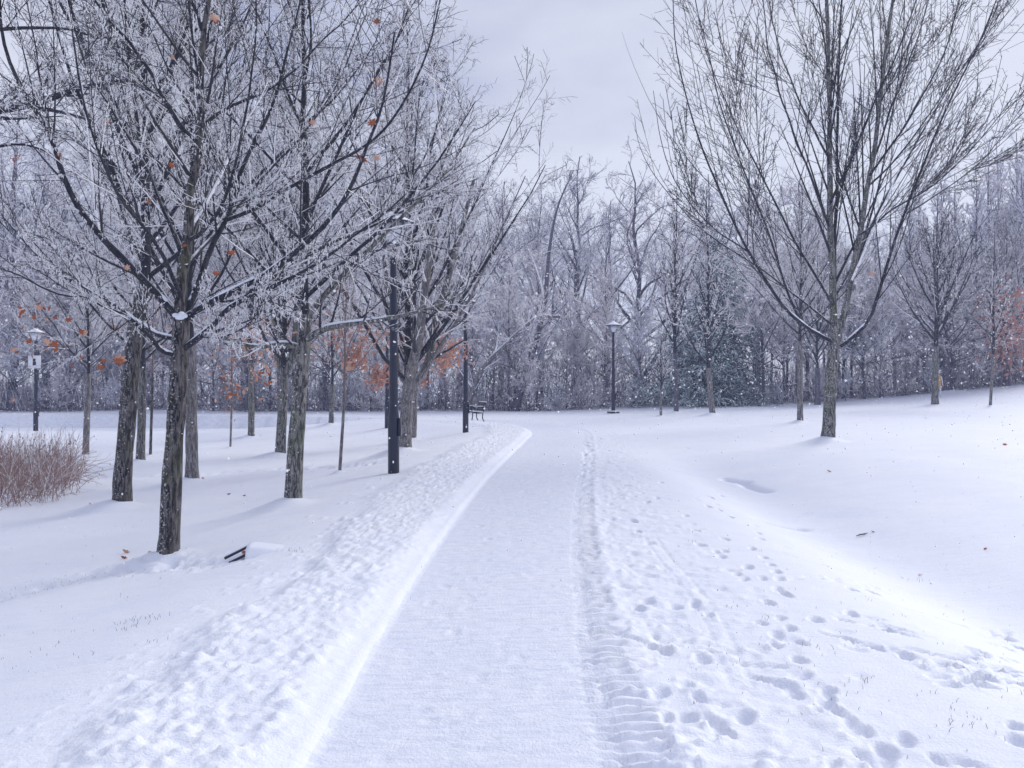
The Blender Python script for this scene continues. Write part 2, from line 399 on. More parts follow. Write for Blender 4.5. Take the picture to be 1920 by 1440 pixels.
# trodden narrow tracks on the left field
def band_poly(pts):
    m = np.full(GX.shape, 1e9)
    for a, c_ in zip(pts[:-1], pts[1:]):
        a = np.array(a[:2]); d = np.array(c_[:2]) - a; L = np.hypot(*d); d = d / L
        t = np.clip((GX - a[0]) * d[0] + (GY - a[1]) * d[1], 0, L)
        m = np.minimum(m, np.hypot(GX - a[0] - t * d[0], GY - a[1] - t * d[1]))
    return m
TRK1 = [place(*p) for p in ((-60, 1130), (60, 1100), (180, 1075), (290, 1058), (420, 1050))]
TRK2 = [place(*p) for p in ((60, 905), (160, 893), (330, 890), (430, 884), (540, 877), (700, 868))]
TRK3 = [place(*p) for p in ((100, 846), (260, 846), (420, 835))]
for tk, w, a in ((TRK1, .30, .085), (TRK2, .38, .13), (TRK3, .3, .08)):
    m_ = np.exp(-(band_poly(tk) / w) ** 2)
    Z -= m_ * (a * .4 + a * np.abs(fbm(GX * 4.5, GY * 5, 3, .6)) * 1.6)
# stray ledges along the ditch
for pts in (((1395, 908), (1440, 922)), ((1425, 975), (1500, 992)), ((1360, 898), (1400, 905))):
    m_ = np.exp(-(band_poly([place(*p) for p in pts]) / .09) ** 2); Z -= m_ * .09
# wind drift mounds round the trunks
for k, p in POS.items():
    r = TR_R[k]; dx = GX - p[0]; dy = GY - p[1]
    if p[1] > 52: continue
    rr = np.hypot(dx, dy)
    Z += (0.03 + r * .5) * np.exp(-(rr / (r * 1.8 + .05)) ** 2)
    Z += r * .75 * np.exp(-(((dx + r * 2.2) / (r * 3.2)) ** 2 + ((dy + r * .9) / (r * 1.6)) ** 2))
def stamp(x, y, a, b_, ang, dep, rim=.25, flat=4):
    R_ = max(a, b_) * 2.1
    i0, i1 = np.searchsorted(gx, (x - R_, x + R_)); j0, j1 = np.searchsorted(gy, (y - R_, y + R_))
    if i1 - i0 < 2 or j1 - j0 < 2: return
    X = GX[j0:j1, i0:i1] - x; Y = GY[j0:j1, i0:i1] - y; ca, sa = math.cos(ang), math.sin(ang)
    q = np.sqrt(((X * ca + Y * sa) / a) ** 2 + ((-X * sa + Y * ca) / b_) ** 2)
    q = q * (1 + .25 * fbm(GX[j0:j1, i0:i1] * 14, GY[j0:j1, i0:i1] * 14, 2))
    Z[j0:j1, i0:i1] += -dep * np.exp(-q ** flat) + dep * rim * np.exp(-((q - 1.3) / .28) ** 2)
rg = np.random.default_rng(11)
# clods thrown up by the plough
for i in range(6500):
    y = 2.6 + 24 * rg.random() ** 1.35; lat0 = np.interp(y, PC[:, 1][:62], PC[:, 0][:62]); hw = .74 + .2 * float(sstep(4, 20, y))
    w = 1.1 + .6 * float(sstep(5, 16, y)); q = rg.random()
    e = .12 + w * (q if rg.random() < .9 else 1 + .35 * rg.random())
    r = .011 + .015 * rg.random() ** 2.2 + (rg.uniform(.01, .03) if rg.random() < .03 else 0)
    stamp(lat0 - hw - e, y, r, r * rg.uniform(.7, 1.2), rg.random() * 3, -r * rg.uniform(.5, .95), 0.0, 2.4)
for i in range(500):
    y = 2.6 + 14 * rg.random() ** 1.6; lat0 = np.interp(y, PC[:, 1][:62], PC[:, 0][:62]); hw = .74 + .2 * float(sstep(4, 20, y))
    r = .008 + .024 * rg.random() ** 2
    stamp(lat0 + hw + .1 + abs(rg.normal(0, .35)), y, r, r, 0, -r * .8, 0, 2.4)
for (u, v_, r) in ((1285, 1415, .055), (1245, 1432, .04), (1300, 1432, .045), (1262, 1400, .03), (1142, 1172, .05), (1530, 1432, .05), (1590, 1436, .045), (1450, 1438, .045), (180, 1335, .03), (213, 1235, .03)):
    p = place(u, v_)
    for k in range(4): stamp(p[0] + rg.normal(0, r * .7), p[1] + rg.normal(0, r * .4), r * .55, r * .4, rg.random() * 3, -r * .42, 0, 2.3)
for k in range(70):                                       # faint boot scuffs and crumbs on the scraped path
    y = 3.3 + 14 * rg.random() ** 1.5; x = np.interp(y, PC[:, 1][:62], PC[:, 0][:62]) + rg.uniform(-.6, .6)
    stamp(x, y, .045, .07 * rg.uniform(.5, 1.3), rg.uniform(-.5, .5), rg.uniform(.003, .008), .6, 3)
for k in range(240):
    y = 3.0 + 12 * rg.random() ** 1.4; x = np.interp(y, PC[:, 1][:62], PC[:, 0][:62]) + rg.uniform(-.72, .72); r = .006 + .012 * rg.random() ** 2
    stamp(x, y, r, r, 0, -r * .7, 0, 2.4)
# footprints
FT = [(1290, 822 + 20), (1240, 905), (1210, 940), (1330, 930), (1350, 930), (1341, 945), (1348, 957), (1325, 950), (1370, 970), (1415, 985), (1420, 1000), (1425, 1010),
      (1190, 980), (1195, 1000), (1145, 945), (1230, 936), (1285, 970), (1305, 994), (1315, 1020), (1345, 1035), (1358, 1010), (1360, 1033), (1350, 1045), (1410, 1030), (1430, 1045),
      (1405, 1062), (1450, 1060), (1455, 1072), (1385, 1078), (1395, 1085), (1432, 1084), (1465, 1086), (1455, 1102), (1470, 1110), (1440, 1132), (1478, 1118), (1430, 1168), (1465, 1158),
      (1530, 1163), (1458, 1190), (1453, 1210), (1500, 1238), (1508, 1268), (1552, 1297), (1550, 1313), (1563, 1333), (1535, 1332), (1595, 1353), (1595, 1371), (1620, 1370), (1620, 1416), (1650, 1425),
      (1365, 1378), (1395, 1345), (1340, 1360), (1330, 1385), (1350, 1375), (1250, 1345), (1290, 1345), (1310, 1310), (1285, 1285), (1315, 1235), (1250, 1220), (1330, 1154), (1222, 1192),
      (1270, 1138), (1300, 1130), (1220, 1130), (1200, 1142), (1240, 1300), (1660, 1404), (1700, 1390), (1760, 1425), (1900, 1390), (1905, 1362), (1915, 1215), (1870, 1190), (1890, 1200), (1478, 1285), (1490, 1300),
      (1500, 1205), (1480, 1178), (1595, 1150), (1640, 1110), (1600, 1105), (1660, 1180), (1680, 1215), (1700, 1230)]
for (u, v_) in FT:
    p = place(u + rg.normal(0, 2), v_ + rg.normal(0, 1)); a = rg.uniform(.06, .09)
    stamp(p[0], p[1], .041 * rg.uniform(.75, 1.15), .070 * rg.uniform(.75, 1.2), rg.uniform(-.6, .4), rg.uniform(.028, .045) * (1 + .05 * p[1]), .15)
for k in range(150):                                       # scuffs near the path's right edge
    y = 4.2 + 16 * rg.random() ** 1.3; lat0 = np.interp(y, PC[:, 1][:62], PC[:, 0][:62])
    x = lat0 + .95 + abs(rg.normal(0, .55)) + .1
    stamp(x, y, .05 * rg.uniform(.6, 1.6), .055 * rg.uniform(.6, 1.6), rg.random() * 3, rg.uniform(.006, .022), .25, 3)
def drag(u0, v0, u1, v1, w=.05, dep=.03):
    a = place(u0, v0); c_ = place(u1, v1); L = np.hypot(*(c_ - a)[:2]); n = max(2, int(L / .09)); an = math.atan2(c_[1] - a[1], c_[0] - a[0])
    for i in range(n):
        t = (i + .5) / n
        if rg.random() < .12: continue
        stamp(a[0] + (c_ - a)[0] * t + rg.normal(0, .015), a[1] + (c_ - a)[1] * t + rg.normal(0, .012), .085, w * rg.uniform(.6, 1.2), an, dep * rg.uniform(.5, 1.1), .25, 3)
for d in ((1280, 1212, 1370, 1226), (1330, 1235, 1490, 1252), (1400, 1262, 1450, 1275), (1545, 1185, 1720, 1235), (1570, 1160, 1740, 1200), (1560, 1090, 1660, 1110), (1570, 1150, 1650, 1160),
          (1690, 1140, 1800, 1172), (1650, 1170, 1830, 1222), (1700, 1215, 1900, 1268), (1590, 1205, 1700, 1225), (1720, 1240, 1840, 1250), (1830, 1190, 1890, 1185), (1840, 1180, 1885, 1190),
          (1150, 1100, 1200, 1105), (1160, 1195, 1250, 1218), (1540, 1435, 1700, 1440), (1760, 1420, 1820, 1428), (1480, 1085, 1640, 1100), (1200, 1065, 1400, 1070)):
    drag(*d, w=.035, dep=.028)
for k in range(26):                                       # churned snow lower right
    p = place(rg.uniform(1720, 1910), rg.uniform(1215, 1290)); stamp(p[0], p[1], .07, .04, rg.uniform(-.3, .3), rg.uniform(.02, .06), .4, 3)
# ski lines beside the path
for off in (0, .12):
    for i in range(150):
        y = 4.4 + i * .03; x = 1.25 + off + .05 * math.sin(y * 1.3) + (y - 4.4) * .06
        stamp(x, y, .018, .03, 0, .005, .3, 2)

n0, n1 = GX.shape
V = np.stack([GX, GY, Z], -1).reshape(-1, 3)
ii = (np.arange(n0 - 1) * n1)[:, None] + np.arange(n1 - 1)
Q = np.stack([ii, ii + 1, ii + 1 + n1, ii + n1], -1).reshape(-1, 4)
inpath = ((np.abs(LAT) < HW) & (GY > -25) & (GX > -30)).ravel()[Q].all(1)
def sub(Qs):
    used = np.zeros(len(V), bool); used[Qs.ravel()] = True; idx = np.cumsum(used) - 1
    return V[used], idx[Qs]
va, qa = sub(Q[~inpath]); vb, qb = sub(Q[inpath])
setp(obj('snow_ground', mesh_data('snow_ground', va, qa, [M_SNOW])), kind='structure')
setp(obj('path', mesh_data('path', vb, qb, [M_PATH])), kind='structure')
def gz(x, y):
    j = np.clip(np.searchsorted(gy, y), 1, len(gy) - 1); i = np.clip(np.searchsorted(gx, x), 1, len(gx) - 1)
    return float(min(Z[j, i], Z[j - 1, i], Z[j, i - 1], Z[j - 1, i - 1]))

# ------------------------------------------------------------------ tree growing
def spl(P, n):
    P = np.asarray(P, float); C = catmull(P, 6); s = np.concatenate([[0], np.cumsum(np.linalg.norm(np.diff(C, axis=0), axis=1))])
    t = np.linspace(0, s[-1], n); return np.stack([np.interp(t, s, C[:, k]) for k in range(C.shape[1])], -1)
def children(P, R, n, t0, t1, rel, ang, S, trop, wig, rr, rng, fall=.55, tip=.3, lmin=.05, bias=None, rmin=0.0):
    N, K, _ = P.shape
    L0 = np.linalg.norm(np.diff(P, axis=1), axis=2).sum(1)
    par = np.repeat(np.arange(N), n); k = np.tile(np.arange(n), N)
    t = t0 + (t1 - t0) * np.clip((k + rng.random(N * n)) / n, 0, .999)
    f = t * (K - 1); i = np.minimum(f.astype(int), K - 2); w = (f - i)[:, None]
    p = P[par, i] * (1 - w) + P[par, i + 1] * w; T = unit(P[par, i + 1] - P[par, i])
    r = R[par, i] * (1 - w[:, 0]) + R[par, i + 1] * w[:, 0]
    ref = unit(rng.normal(size=T.shape)); B = unit(np.cross(T, ref))
    if bias is not None: B = unit(B + np.array(bias))
    a = np.radians(ang[0] + (ang[1] - ang[0]) * rng.random(len(t)))[:, None]
    d = unit(np.cos(a) * T + np.sin(a) * B)
    L = np.maximum(lmin, rel * L0[par] * (1 - fall * t) * rng.uniform(.55, 1.25, len(t)))
    out = np.empty((len(t), S, 3)); out[:, 0] = p; st = (L / (S - 1))[:, None]
    for q in range(1, S):
        d = unit(d + trop * np.array([0, 0, 1.0]) + wig * rng.normal(size=d.shape)); p = p + d * st; out[:, q] = p
    r0 = np.maximum(r * rr, rmin); rad = r0[:, None] * np.linspace(1, tip, S)[None, :]
    return out, rad
def spikes(P, n, length, r, rng, down=True):
    """tiny cones hanging from or standing on twigs"""
    N, K, _ = P.shape
    par = rng.integers(0, N, n); f = rng.random(n) * (K - 1); i = np.minimum(f.astype(int), K - 2); w = (f - i)[:, None]
    p = P[par, i] * (1 - w) + P[par, i + 1] * w
    L = length * rng.uniform(.4, 1.3, n)
    out = np.stack([p, p + np.stack([rng.normal(0, .15, n) * L, rng.normal(0, .15, n) * L, -L if down else L], -1)], 1)
    return out, np.stack([np.full(n, r), np.full(n, r * .25)], 1)
def limbs_of(seed, H, n, ang, spread, z0=.02, z1=.72, S=9, r0=.1, crook=.05, trop=.1, lean=0.0, phase=0.0):
    """central leader and ascending limbs of a crown whose fork is at the origin"""
    rng = np.random.default_rng(seed)
    ld = np.zeros((S + 3, 3)); ld[:, 2] = np.linspace(-.25, H, S + 3)
    ld[1:, :2] = np.cumsum(rng.normal(0, crook * H / S, (S + 2, 2)), 0) * .7; ld[:, 0] += lean * ld[:, 2]; ld[0, :2] = 0
    lr = r0 * np.linspace(1, .12, S + 3)
    P = []; R = []
    for k in range(n):
        f = (k + rng.random() * .6) / n; z = H * (z0 + (z1 - z0) * f ** 1.25)
        az = phase + k * 2.4 + rng.normal(0, .3); a = RAD(rng.uniform(*ang) * (1 - .35 * f))
        d = np.array([math.cos(az) * math.sin(a), math.sin(az) * math.sin(a), math.cos(a)])
        L = (H - z) * spread * rng.uniform(.8, 1.12) + .2
        p = np.array([np.interp(z, ld[:, 2], ld[:, 0]), np.interp(z, ld[:, 2], ld[:, 1]), z]); pts = [p]
        for q in range(S - 1):
            d = d + trop * np.array([0, 0, 1]) + crook * rng.normal(size=3) * 1.6; d /= np.linalg.norm(d); p = p + d * L / (S - 1); pts.append(p)
        P.append(pts); R.append(np.interp(z, ld[:, 2], lr) * rng.uniform(.5, .72) * np.linspace(1, .18, S))
    return ld, lr, np.array(P), np.array(R), rng
def crown_pack(ld, lr, P, R, rng, n1, n2, n3, rel=(.42, .45, .5), ang=(28, 58), trop=.05, wig=.065, tr=.0035, frost=(.75, .3), ice=0, il=.02, ir=.003, sides=6, S=(7, 4, 2), fall=.3,
               incl=True, leaf=0, mats=None, top=None, xmax=None, xmin=None):
    pk = Pack()
    if incl:
        if ld is not None: pk.tube(ld[None], lr[None], 8, 0)
        pk.tube(P, R, sides, 0)
    allP, allR = P, R
    A1, r1 = children(allP, allR, n1, .10, 1.0, rel[0], ang, S[0], trop, wig, .46, rng, fall, .2, .2)
    if ld is not None:
        ex, er = children(ld[None, :, :], lr[None], n1 * 2, .25, 1.0, .22, ang, S[0], trop, wig, .42, rng, .5, .2, .2); A1 = np.concatenate([A1, ex]); r1 = np.concatenate([r1, er])
    r1 = np.maximum(r1, tr * 1.3)
    if xmin is not None:
        k = A1[:, -1, 0] > xmin[0] + xmin[1] * A1[:, -1, 2]; A1, r1 = A1[k], r1[k]
    if xmax is not None:
        k = (A1[:, -1, 0] < xmax[0] - xmax[1] * A1[:, -1, 2]) | (A1[:, 0, 0] > xmax[0] + 9); A1, r1 = A1[k], r1[k]
    A2, r2 = children(A1, r1, n2, .1, 1.0, rel[1], (25, 62), S[1], trop * .7, wig, .42, rng, .35, .3, .12); r2 = np.maximum(r2, tr)
    A3, r3 = children(np.concatenate([A2, ]), r2, n3, .05, 1.0, rel[2], (25, 70), S[2], .02, wig * 1.1, .6, rng, .25, .4, .07); r3 = np.maximum(r3, tr * .62)
    zt = top or max(A1[:, :, 2].max(), .1)
    def fm(A):
        h = np.clip(A[:, 0, 2] / zt, 0, 1); pr = frost[0] * (1 - h) + frost[1] * h
        return np.where(rng.random(len(A)) < pr, 2, 1)
    pk.tube(A1, r1, 4, np.where(fm(A1) == 2, np.where(rng.random(len(A1)) < .45, 2, 1), 1)); pk.tube(A2, r2, 3, fm(A2)); pk.tube(A3, r3, 3, fm(A3))
    if ice:
        # ice beads hang mostly in the lower crown
        w = A3[A3[:, 0, 2] < zt * (.75 * rng.random(len(A3)) + .3)]
        SP, SR = spikes(w, ice, il, ir, rng); pk.tube(SP, SR, 3, 3)
    return pk, A3

def trunk_mesh(name, pts, r_base, r_top, mat, flare=.45, sides=20, rings=40, lump=.05, seed=0):
    C = spl(pts, rings); C = C - np.array([0, 0, 0])
    h = np.concatenate([[0], np.cumsum(np.linalg.norm(np.diff(C, axis=0), axis=1))]); t = h / h[-1]
    R = r_base + (r_top - r_base) * t; R = R * (1 + flare * np.exp(-np.maximum(h - .12, 0) / (r_base * 1.4)))
    V_, Q_ = tubes(C[None], R[None], sides)
    V3 = V_.reshape(rings, sides, 3); rng = np.random.default_rng(seed)
    th = np.arange(sides) * 2 * math.pi / sides
    rad = 1 + lump * (np.sin(th * 3 + rng.random() * 6)[None] * .5 + 2.2 * fbm(np.repeat(th[None] * 1.6, rings, 0) + seed, np.repeat(h[:, None] * 2.5, sides, 1), 3) * 1.0)
    rad += .12 * np.exp(-h / (r_base * 1.5))[:, None] * np.sin(th * 5 + seed)[None]
    V3 = C[:, None] + (V3 - C[:, None]) * rad[..., None]
    return mesh_data(name, V3.reshape(-1, 3), Q_, [mat])
CM = [M_LIMB, M_TWIG, M_FROST, M_ICE]
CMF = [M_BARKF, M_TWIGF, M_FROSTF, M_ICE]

# a lobed oak-like leaf, slightly curled, and its thin edge
def leaf_mesh():
    a = np.linspace(0, 2 * math.pi, 26, endpoint=False)
    r = .5 + .17 * np.cos(a * 7) + .12 * np.cos(a)
    x = r * np.cos(a); y = r * np.sin(a) * .72
    z = .22 * (x ** 2) - .3 * y ** 2 + .05 * np.sin(a * 5)
    top = np.stack([x, y, z], -1); bot = top - np.array([0, 0, .03])
    V_ = np.concatenate([top, bot, [[0, 0, .02]], [[0, 0, -.03]]])
    F3 = []; n = 26
    for i in range(n):
        j = (i + 1) % n; F3 += [(i, j, 2 * n), (n + j, n + i, 2 * n + 1)]
    F4 = np.array([(i, n + i, n + (i + 1) % n, (i + 1) % n) for i in range(n)])
    return V_, np.array(F3), F4
LV, LF3, LF4 = leaf_mesh()
LEAF_ME = mesh_data('leaf', LV, [LF3, LF4], [M_LEAF])
LEAF_ME2 = mesh_data('leaf_pale', LV, [LF3, LF4], [M_LEAF2])
def small_leaves(name, centres, size, rng, mats):
    """many small folded dead leaves joined into one part"""
    n = len(centres)
    q = rng.normal(size=(n, 4)); q /= np.linalg.norm(q, axis=1, keepdims=True); w, x, y, z = q.T
    Rm = np.stack([np.stack([1 - 2 * (y * y + z * z), 2 * (x * y - z * w), 2 * (x * z + y * w)], -1), np.stack([2 * (x * y + z * w), 1 - 2 * (x * x + z * z), 2 * (y * z - x * w)], -1),
                   np.stack([2 * (x * z - y * w), 2 * (y * z + x * w), 1 - 2 * (x * x + y * y)], -1)], 1)
    base = np.array([(0, -.5, 0), (.28, -.15, .12), (.2, .2, .1), (0, .5, .05), (-.2, .2, .1), (-.28, -.15, .12), (0, 0, -.04)])
    V_ = np.einsum('nij,kj->nki', Rm, base) * (size * rng.uniform(.6, 1.3, n))[:, None, None] + centres[:, None]
    tri = np.array([(0, 1, 6), (1, 2, 6), (2, 3, 6), (3, 4, 6), (4, 5, 6), (5, 0, 6)])
    F = (tri[None] + (np.arange(n) * 7)[:, None, None]).reshape(-1, 3)
    return mesh_data(name, V_.reshape(-1, 3), F, mats, np.repeat(rng.integers(0, len(mats), n), 6), False)

def loc_path(pts, y0, org):
    """(u, v, depth offset) picture trace -> coordinates relative to the tree foot"""
    return np.array([at(u, v_, y0 + dd) for u, v_, dd in pts]) - org

def snow_ridge(P, R, t0, t1, name, parent):
    """snow lying along the top of a limb"""
    n = 14; K = len(P); t = np.linspace(t0, t1, n) * (K - 1); i = np.minimum(t.astype(int), K - 2); w = (t - i)[:, None]
    C = P[i] * (1 - w) + P[i + 1] * w; r = R[i] * (1 - w[:, 0]) + R[i + 1] * w[:, 0]
    rng = np.random.default_rng(int(abs(P[0, 0] * 991)) + K)
    C = C + np.array([0, 0, 1]) * (r * .72)[:, None]
    e = np.sin(np.linspace(0, math.pi, n)) ** .35
    V_, Q_ = tubes(C[None], (r * .74 * e * rng.uniform(.75, 1.15, n) + .002)[None], 10)
    return obj(name, mesh_data(name, V_, Q_, [M_CAP]), parent)

# ------------------------------------------------------------------ TREE A : big dark tree, left foreground
def big_tree(key, trunk_tr, limbs_tr, n1, n2, n3, seed, mat, tr, frost, ice, label, extra, crown_kw, ridges=(), leader=0):
    p0 = POS[key]; y0 = p0[1]
    root = empty('maple_tree', tuple(p0)); setp(root, label, 'tree')
    T = loc_path(trunk_tr, y0, p0); T = np.concatenate([[T[0] - np.array([0, 0, .25])], T])
    obj('trunk', trunk_mesh('trunk', T, TR_R[key], TR_R[key] * .78, mat, .55, 28, 70, .07, seed), root)
    S = 12; P = []; R = []
    for tr_, r0, r1 in limbs_tr:
        C = spl(loc_path(tr_, y0, p0), S); C[1:-1] += np.random.default_rng(seed + len(P)).normal(0, .014, (S - 2, 3))
        P.append(C); R.append((r1 + (r0 - r1) * (1 - np.linspace(0, 1, S)) ** 1.3) * .76)
    P = np.array(P); R = np.array(R)
    for i in range(len(P)):
        V_, Q_ = tubes(spl(P[i], 26)[None], np.interp(np.linspace(0, 1, 26), np.linspace(0, 1, S), R[i])[None], 12)
        obj('limb', mesh_data('limb', V_, Q_, [M_LIMB if R[i][0] < .062 else mat]), root)
    for (i, a, b_) in ridges: snow_ridge(P[i], R[i], a, b_, 'snow_cap', root)
    rng = np.random.default_rng(seed)
    # secondary limbs reaching towards and away from the viewer
    X, xr = children(P, R, extra, .08, .62, .55, (28, 52), S, .08, .035, .42, rng, .5, .2, .8)
    if 'xmax' in crown_kw:
        k = X[:, -1, 0] < crown_kw['xmax'][0] - .3 - crown_kw['xmax'][1] * X[:, -1, 2]; X, xr = X[k], xr[k]
    pk = Pack(); pk.tube(X, xr, 6, 0)
    q, A3 = crown_pack(None, None, np.concatenate([P, X]), np.concatenate([R, xr]), rng, n1, n2, n3, incl=False, tr=tr, frost=frost, ice=ice, **crown_kw)
    pk.V += q.V; pk.M += q.M; pk.Q += [k + pk.n for k in q.Q]
    o = obj('crown', pk.mesh('crown', CM), root)
    return root, P, R, A3

A_TR = [(314, 1046, 0), (318, 990, 0), (322, 900, 0), (328, 800, 0), (335, 700, 0), (338, 640, 0), (340, 590, 0)]
A_LIMBS = [
    ([(339, 610, 0), (345, 500, .05), (356, 400, .1), (362, 320, .1), (378, 200, .15), (383, 70, .2), (400, -80, .25), (408, -260, .3)], .098, .022),
    ([(336, 600, 0), (285, 540, -.1), (215, 475, -.3), (150, 395, -.5), (105, 290, -.6), (60, 200, -.8), (20, 120, -.9), (4, 0, -1.0), (0, -120, -1.1)], .062, .014),
    ([(345, 490, 0.05), (300, 370, .3), (250, 270, .5), (200, 190, .7), (160, 110, .9), (138, 40, 1.0), (130, -80, 1.1)], .036, .010),
    ([(368, 265, .1), (310, 190, -.2), (270, 120, -.4), (215, 50, -.6), (170, -10, -.8), (110, -100, -1)], .040, .010),
    ([(344, 598, 0), (400, 562, -.1), (470, 528, -.2), (540, 490, -.4), (580, 450, -.5), (630, 400, -.6), (680, 300, -.8), (720, 190, -1.0), (740, 60, -1.2)], .062, .012),
    ([(344, 598, 0), (378, 525, .15), (400, 450, .3), (425, 405, .4), (460, 300, .55), (500, 225, .7), (530, 135, .8), (560, 20, .9), (575, -100, 1)], .050, .012),
    ([(425, 412, .4), (480, 392, .3), (530, 358, .2), (600, 322, .1), (650, 290, 0), (700, 262, -.2), (770, 170, -.5), (815, 70, -.7), (835, -60, -.9)], .034, .010),
    ([(343, 655, 0), (375, 632, -.2), (405, 598, -.4), (440, 572, -.5), (520, 532, -.8), (600, 492, -1.1), (680, 430, -1.4), (760, 365, -1.7)], .048, .009),
    ([(378, 238, .15), (440, 195, .5), (530, 150, .9), (600, 80, 1.3), (690, -10, 1.6)], .032, .009),
    ([(338, 636, 0), (290, 622, .2), (240, 590, .5), (180, 550, .8), (100, 505, 1.1), (0, 400, 1.4), (-40, 320, 1.6)], .040, .010),
    ([(338, 668, 0), (300, 655, -.2), (275, 622, -.4), (230, 590, -.5), (150, 560, -.7), (60, 530, -.9), (-40, 470, -1.1)], .036, .008),
    ([(384, 70, .2), (362, 10, .1), (340, -60, 0), (320, -180, -.1)], .028, .010),
    ([(352, 450, .1), (395, 420, -.4), (430, 360, -.9), (450, 260, -1.3), (470, 140, -1.6), (480, 0, -1.8)], .034, .009),
    ([(342, 560, 0), (300, 470, -.6), (240, 400, -1.1), (190, 300, -1.5), (150, 160, -1.8), (130, 20, -2.0)], .034, .009),
    ([(348, 500, 0), (400, 440, .7), (470, 360, 1.3), (560, 260, 1.9), (640, 140, 2.4), (690, 20, 2.6)], .036, .010),
]
treeA, AP, AR, A3 = big_tree('A', A_TR, A_LIMBS, 10, 8, 5, 5, M_BARK, .0031, (.66, .10), 16000,
    'largest tree in the left foreground, dark furrowed bark, snow lodged in its fork', 1,
    dict(rel=(.36, .42, .38), ang=(20, 52), trop=.03, wig=.045, il=.03, ir=.005, top=6.5, xmax=(4.6, .16)),
    ridges=((4, .01, .42), (7, .02, .36), (1, .01, .12), (10, .02, .14), (9, .02, .25), (5, .02, .1)))
# snow pile in the fork
pf = at(342, 592, POS['A'][1]) - POS['A']
pk = Pack()
for dx, dz, r in ((0, -.02, .06), (.05, -.005, .04), (-.05, -.0, .04), (.015, .02, .034)):
    pk.lathe([(r * math.sin(a), r * .7 * math.cos(a)) for a in np.linspace(.02, math.pi - .02, 8)], 12, 0, pf + np.array([dx, -.06, dz]))
obj('snow_cap', pk.mesh('snow_cap', [M_CAP]), treeA)
# single large dead leaves still hanging
rl = np.random.default_rng(3)
LEAVES = [(223, 672, .20), (226, 680, .13), (219, 676, .15), (400, 32, .15), (404, 40, .12), (705, 40, .13), (708, 152, .15), (704, 163, .12), (697, 231, .16), (323, 107, .10), (200, 227, .10), (25, 300, .12), (33, 296, .1),
          (680, 299, .13), (672, 294, .10), (705, 296, .11), (278, 376, .11), (320, 309, .10), (237, 502, .11), (432, 474, .13), (403, 512, .12), (585, 230, .10), (345, 460, .08), (110, 290, .08), (160, 624, .14), (152, 622, .12),
          (127, 600, .11), (72, 576, .13), (92, 577, .12), (100, 645, .14), (86, 640, .12), (104, 655, .11), (52, 640, .11), (25, 655, .12), (40, 585, .12), (62, 595, .11), (25, 750, .08), (186, 688, .12), (192, 676, .10)]
for k, (u, v_, s_) in enumerate(LEAVES):
    p = at(u, v_, POS['A'][1] - rl.uniform(.2, 1.0)) - POS['A']
    o = obj('leaf', LEAF_ME if k % 3 else LEAF_ME2, treeA, p); o.scale = (s_ * .62,) * 3; o.rotation_euler = (rl.uniform(.9, 2.2), rl.uniform(-.5, .5), rl.uniform(-.8, .8))

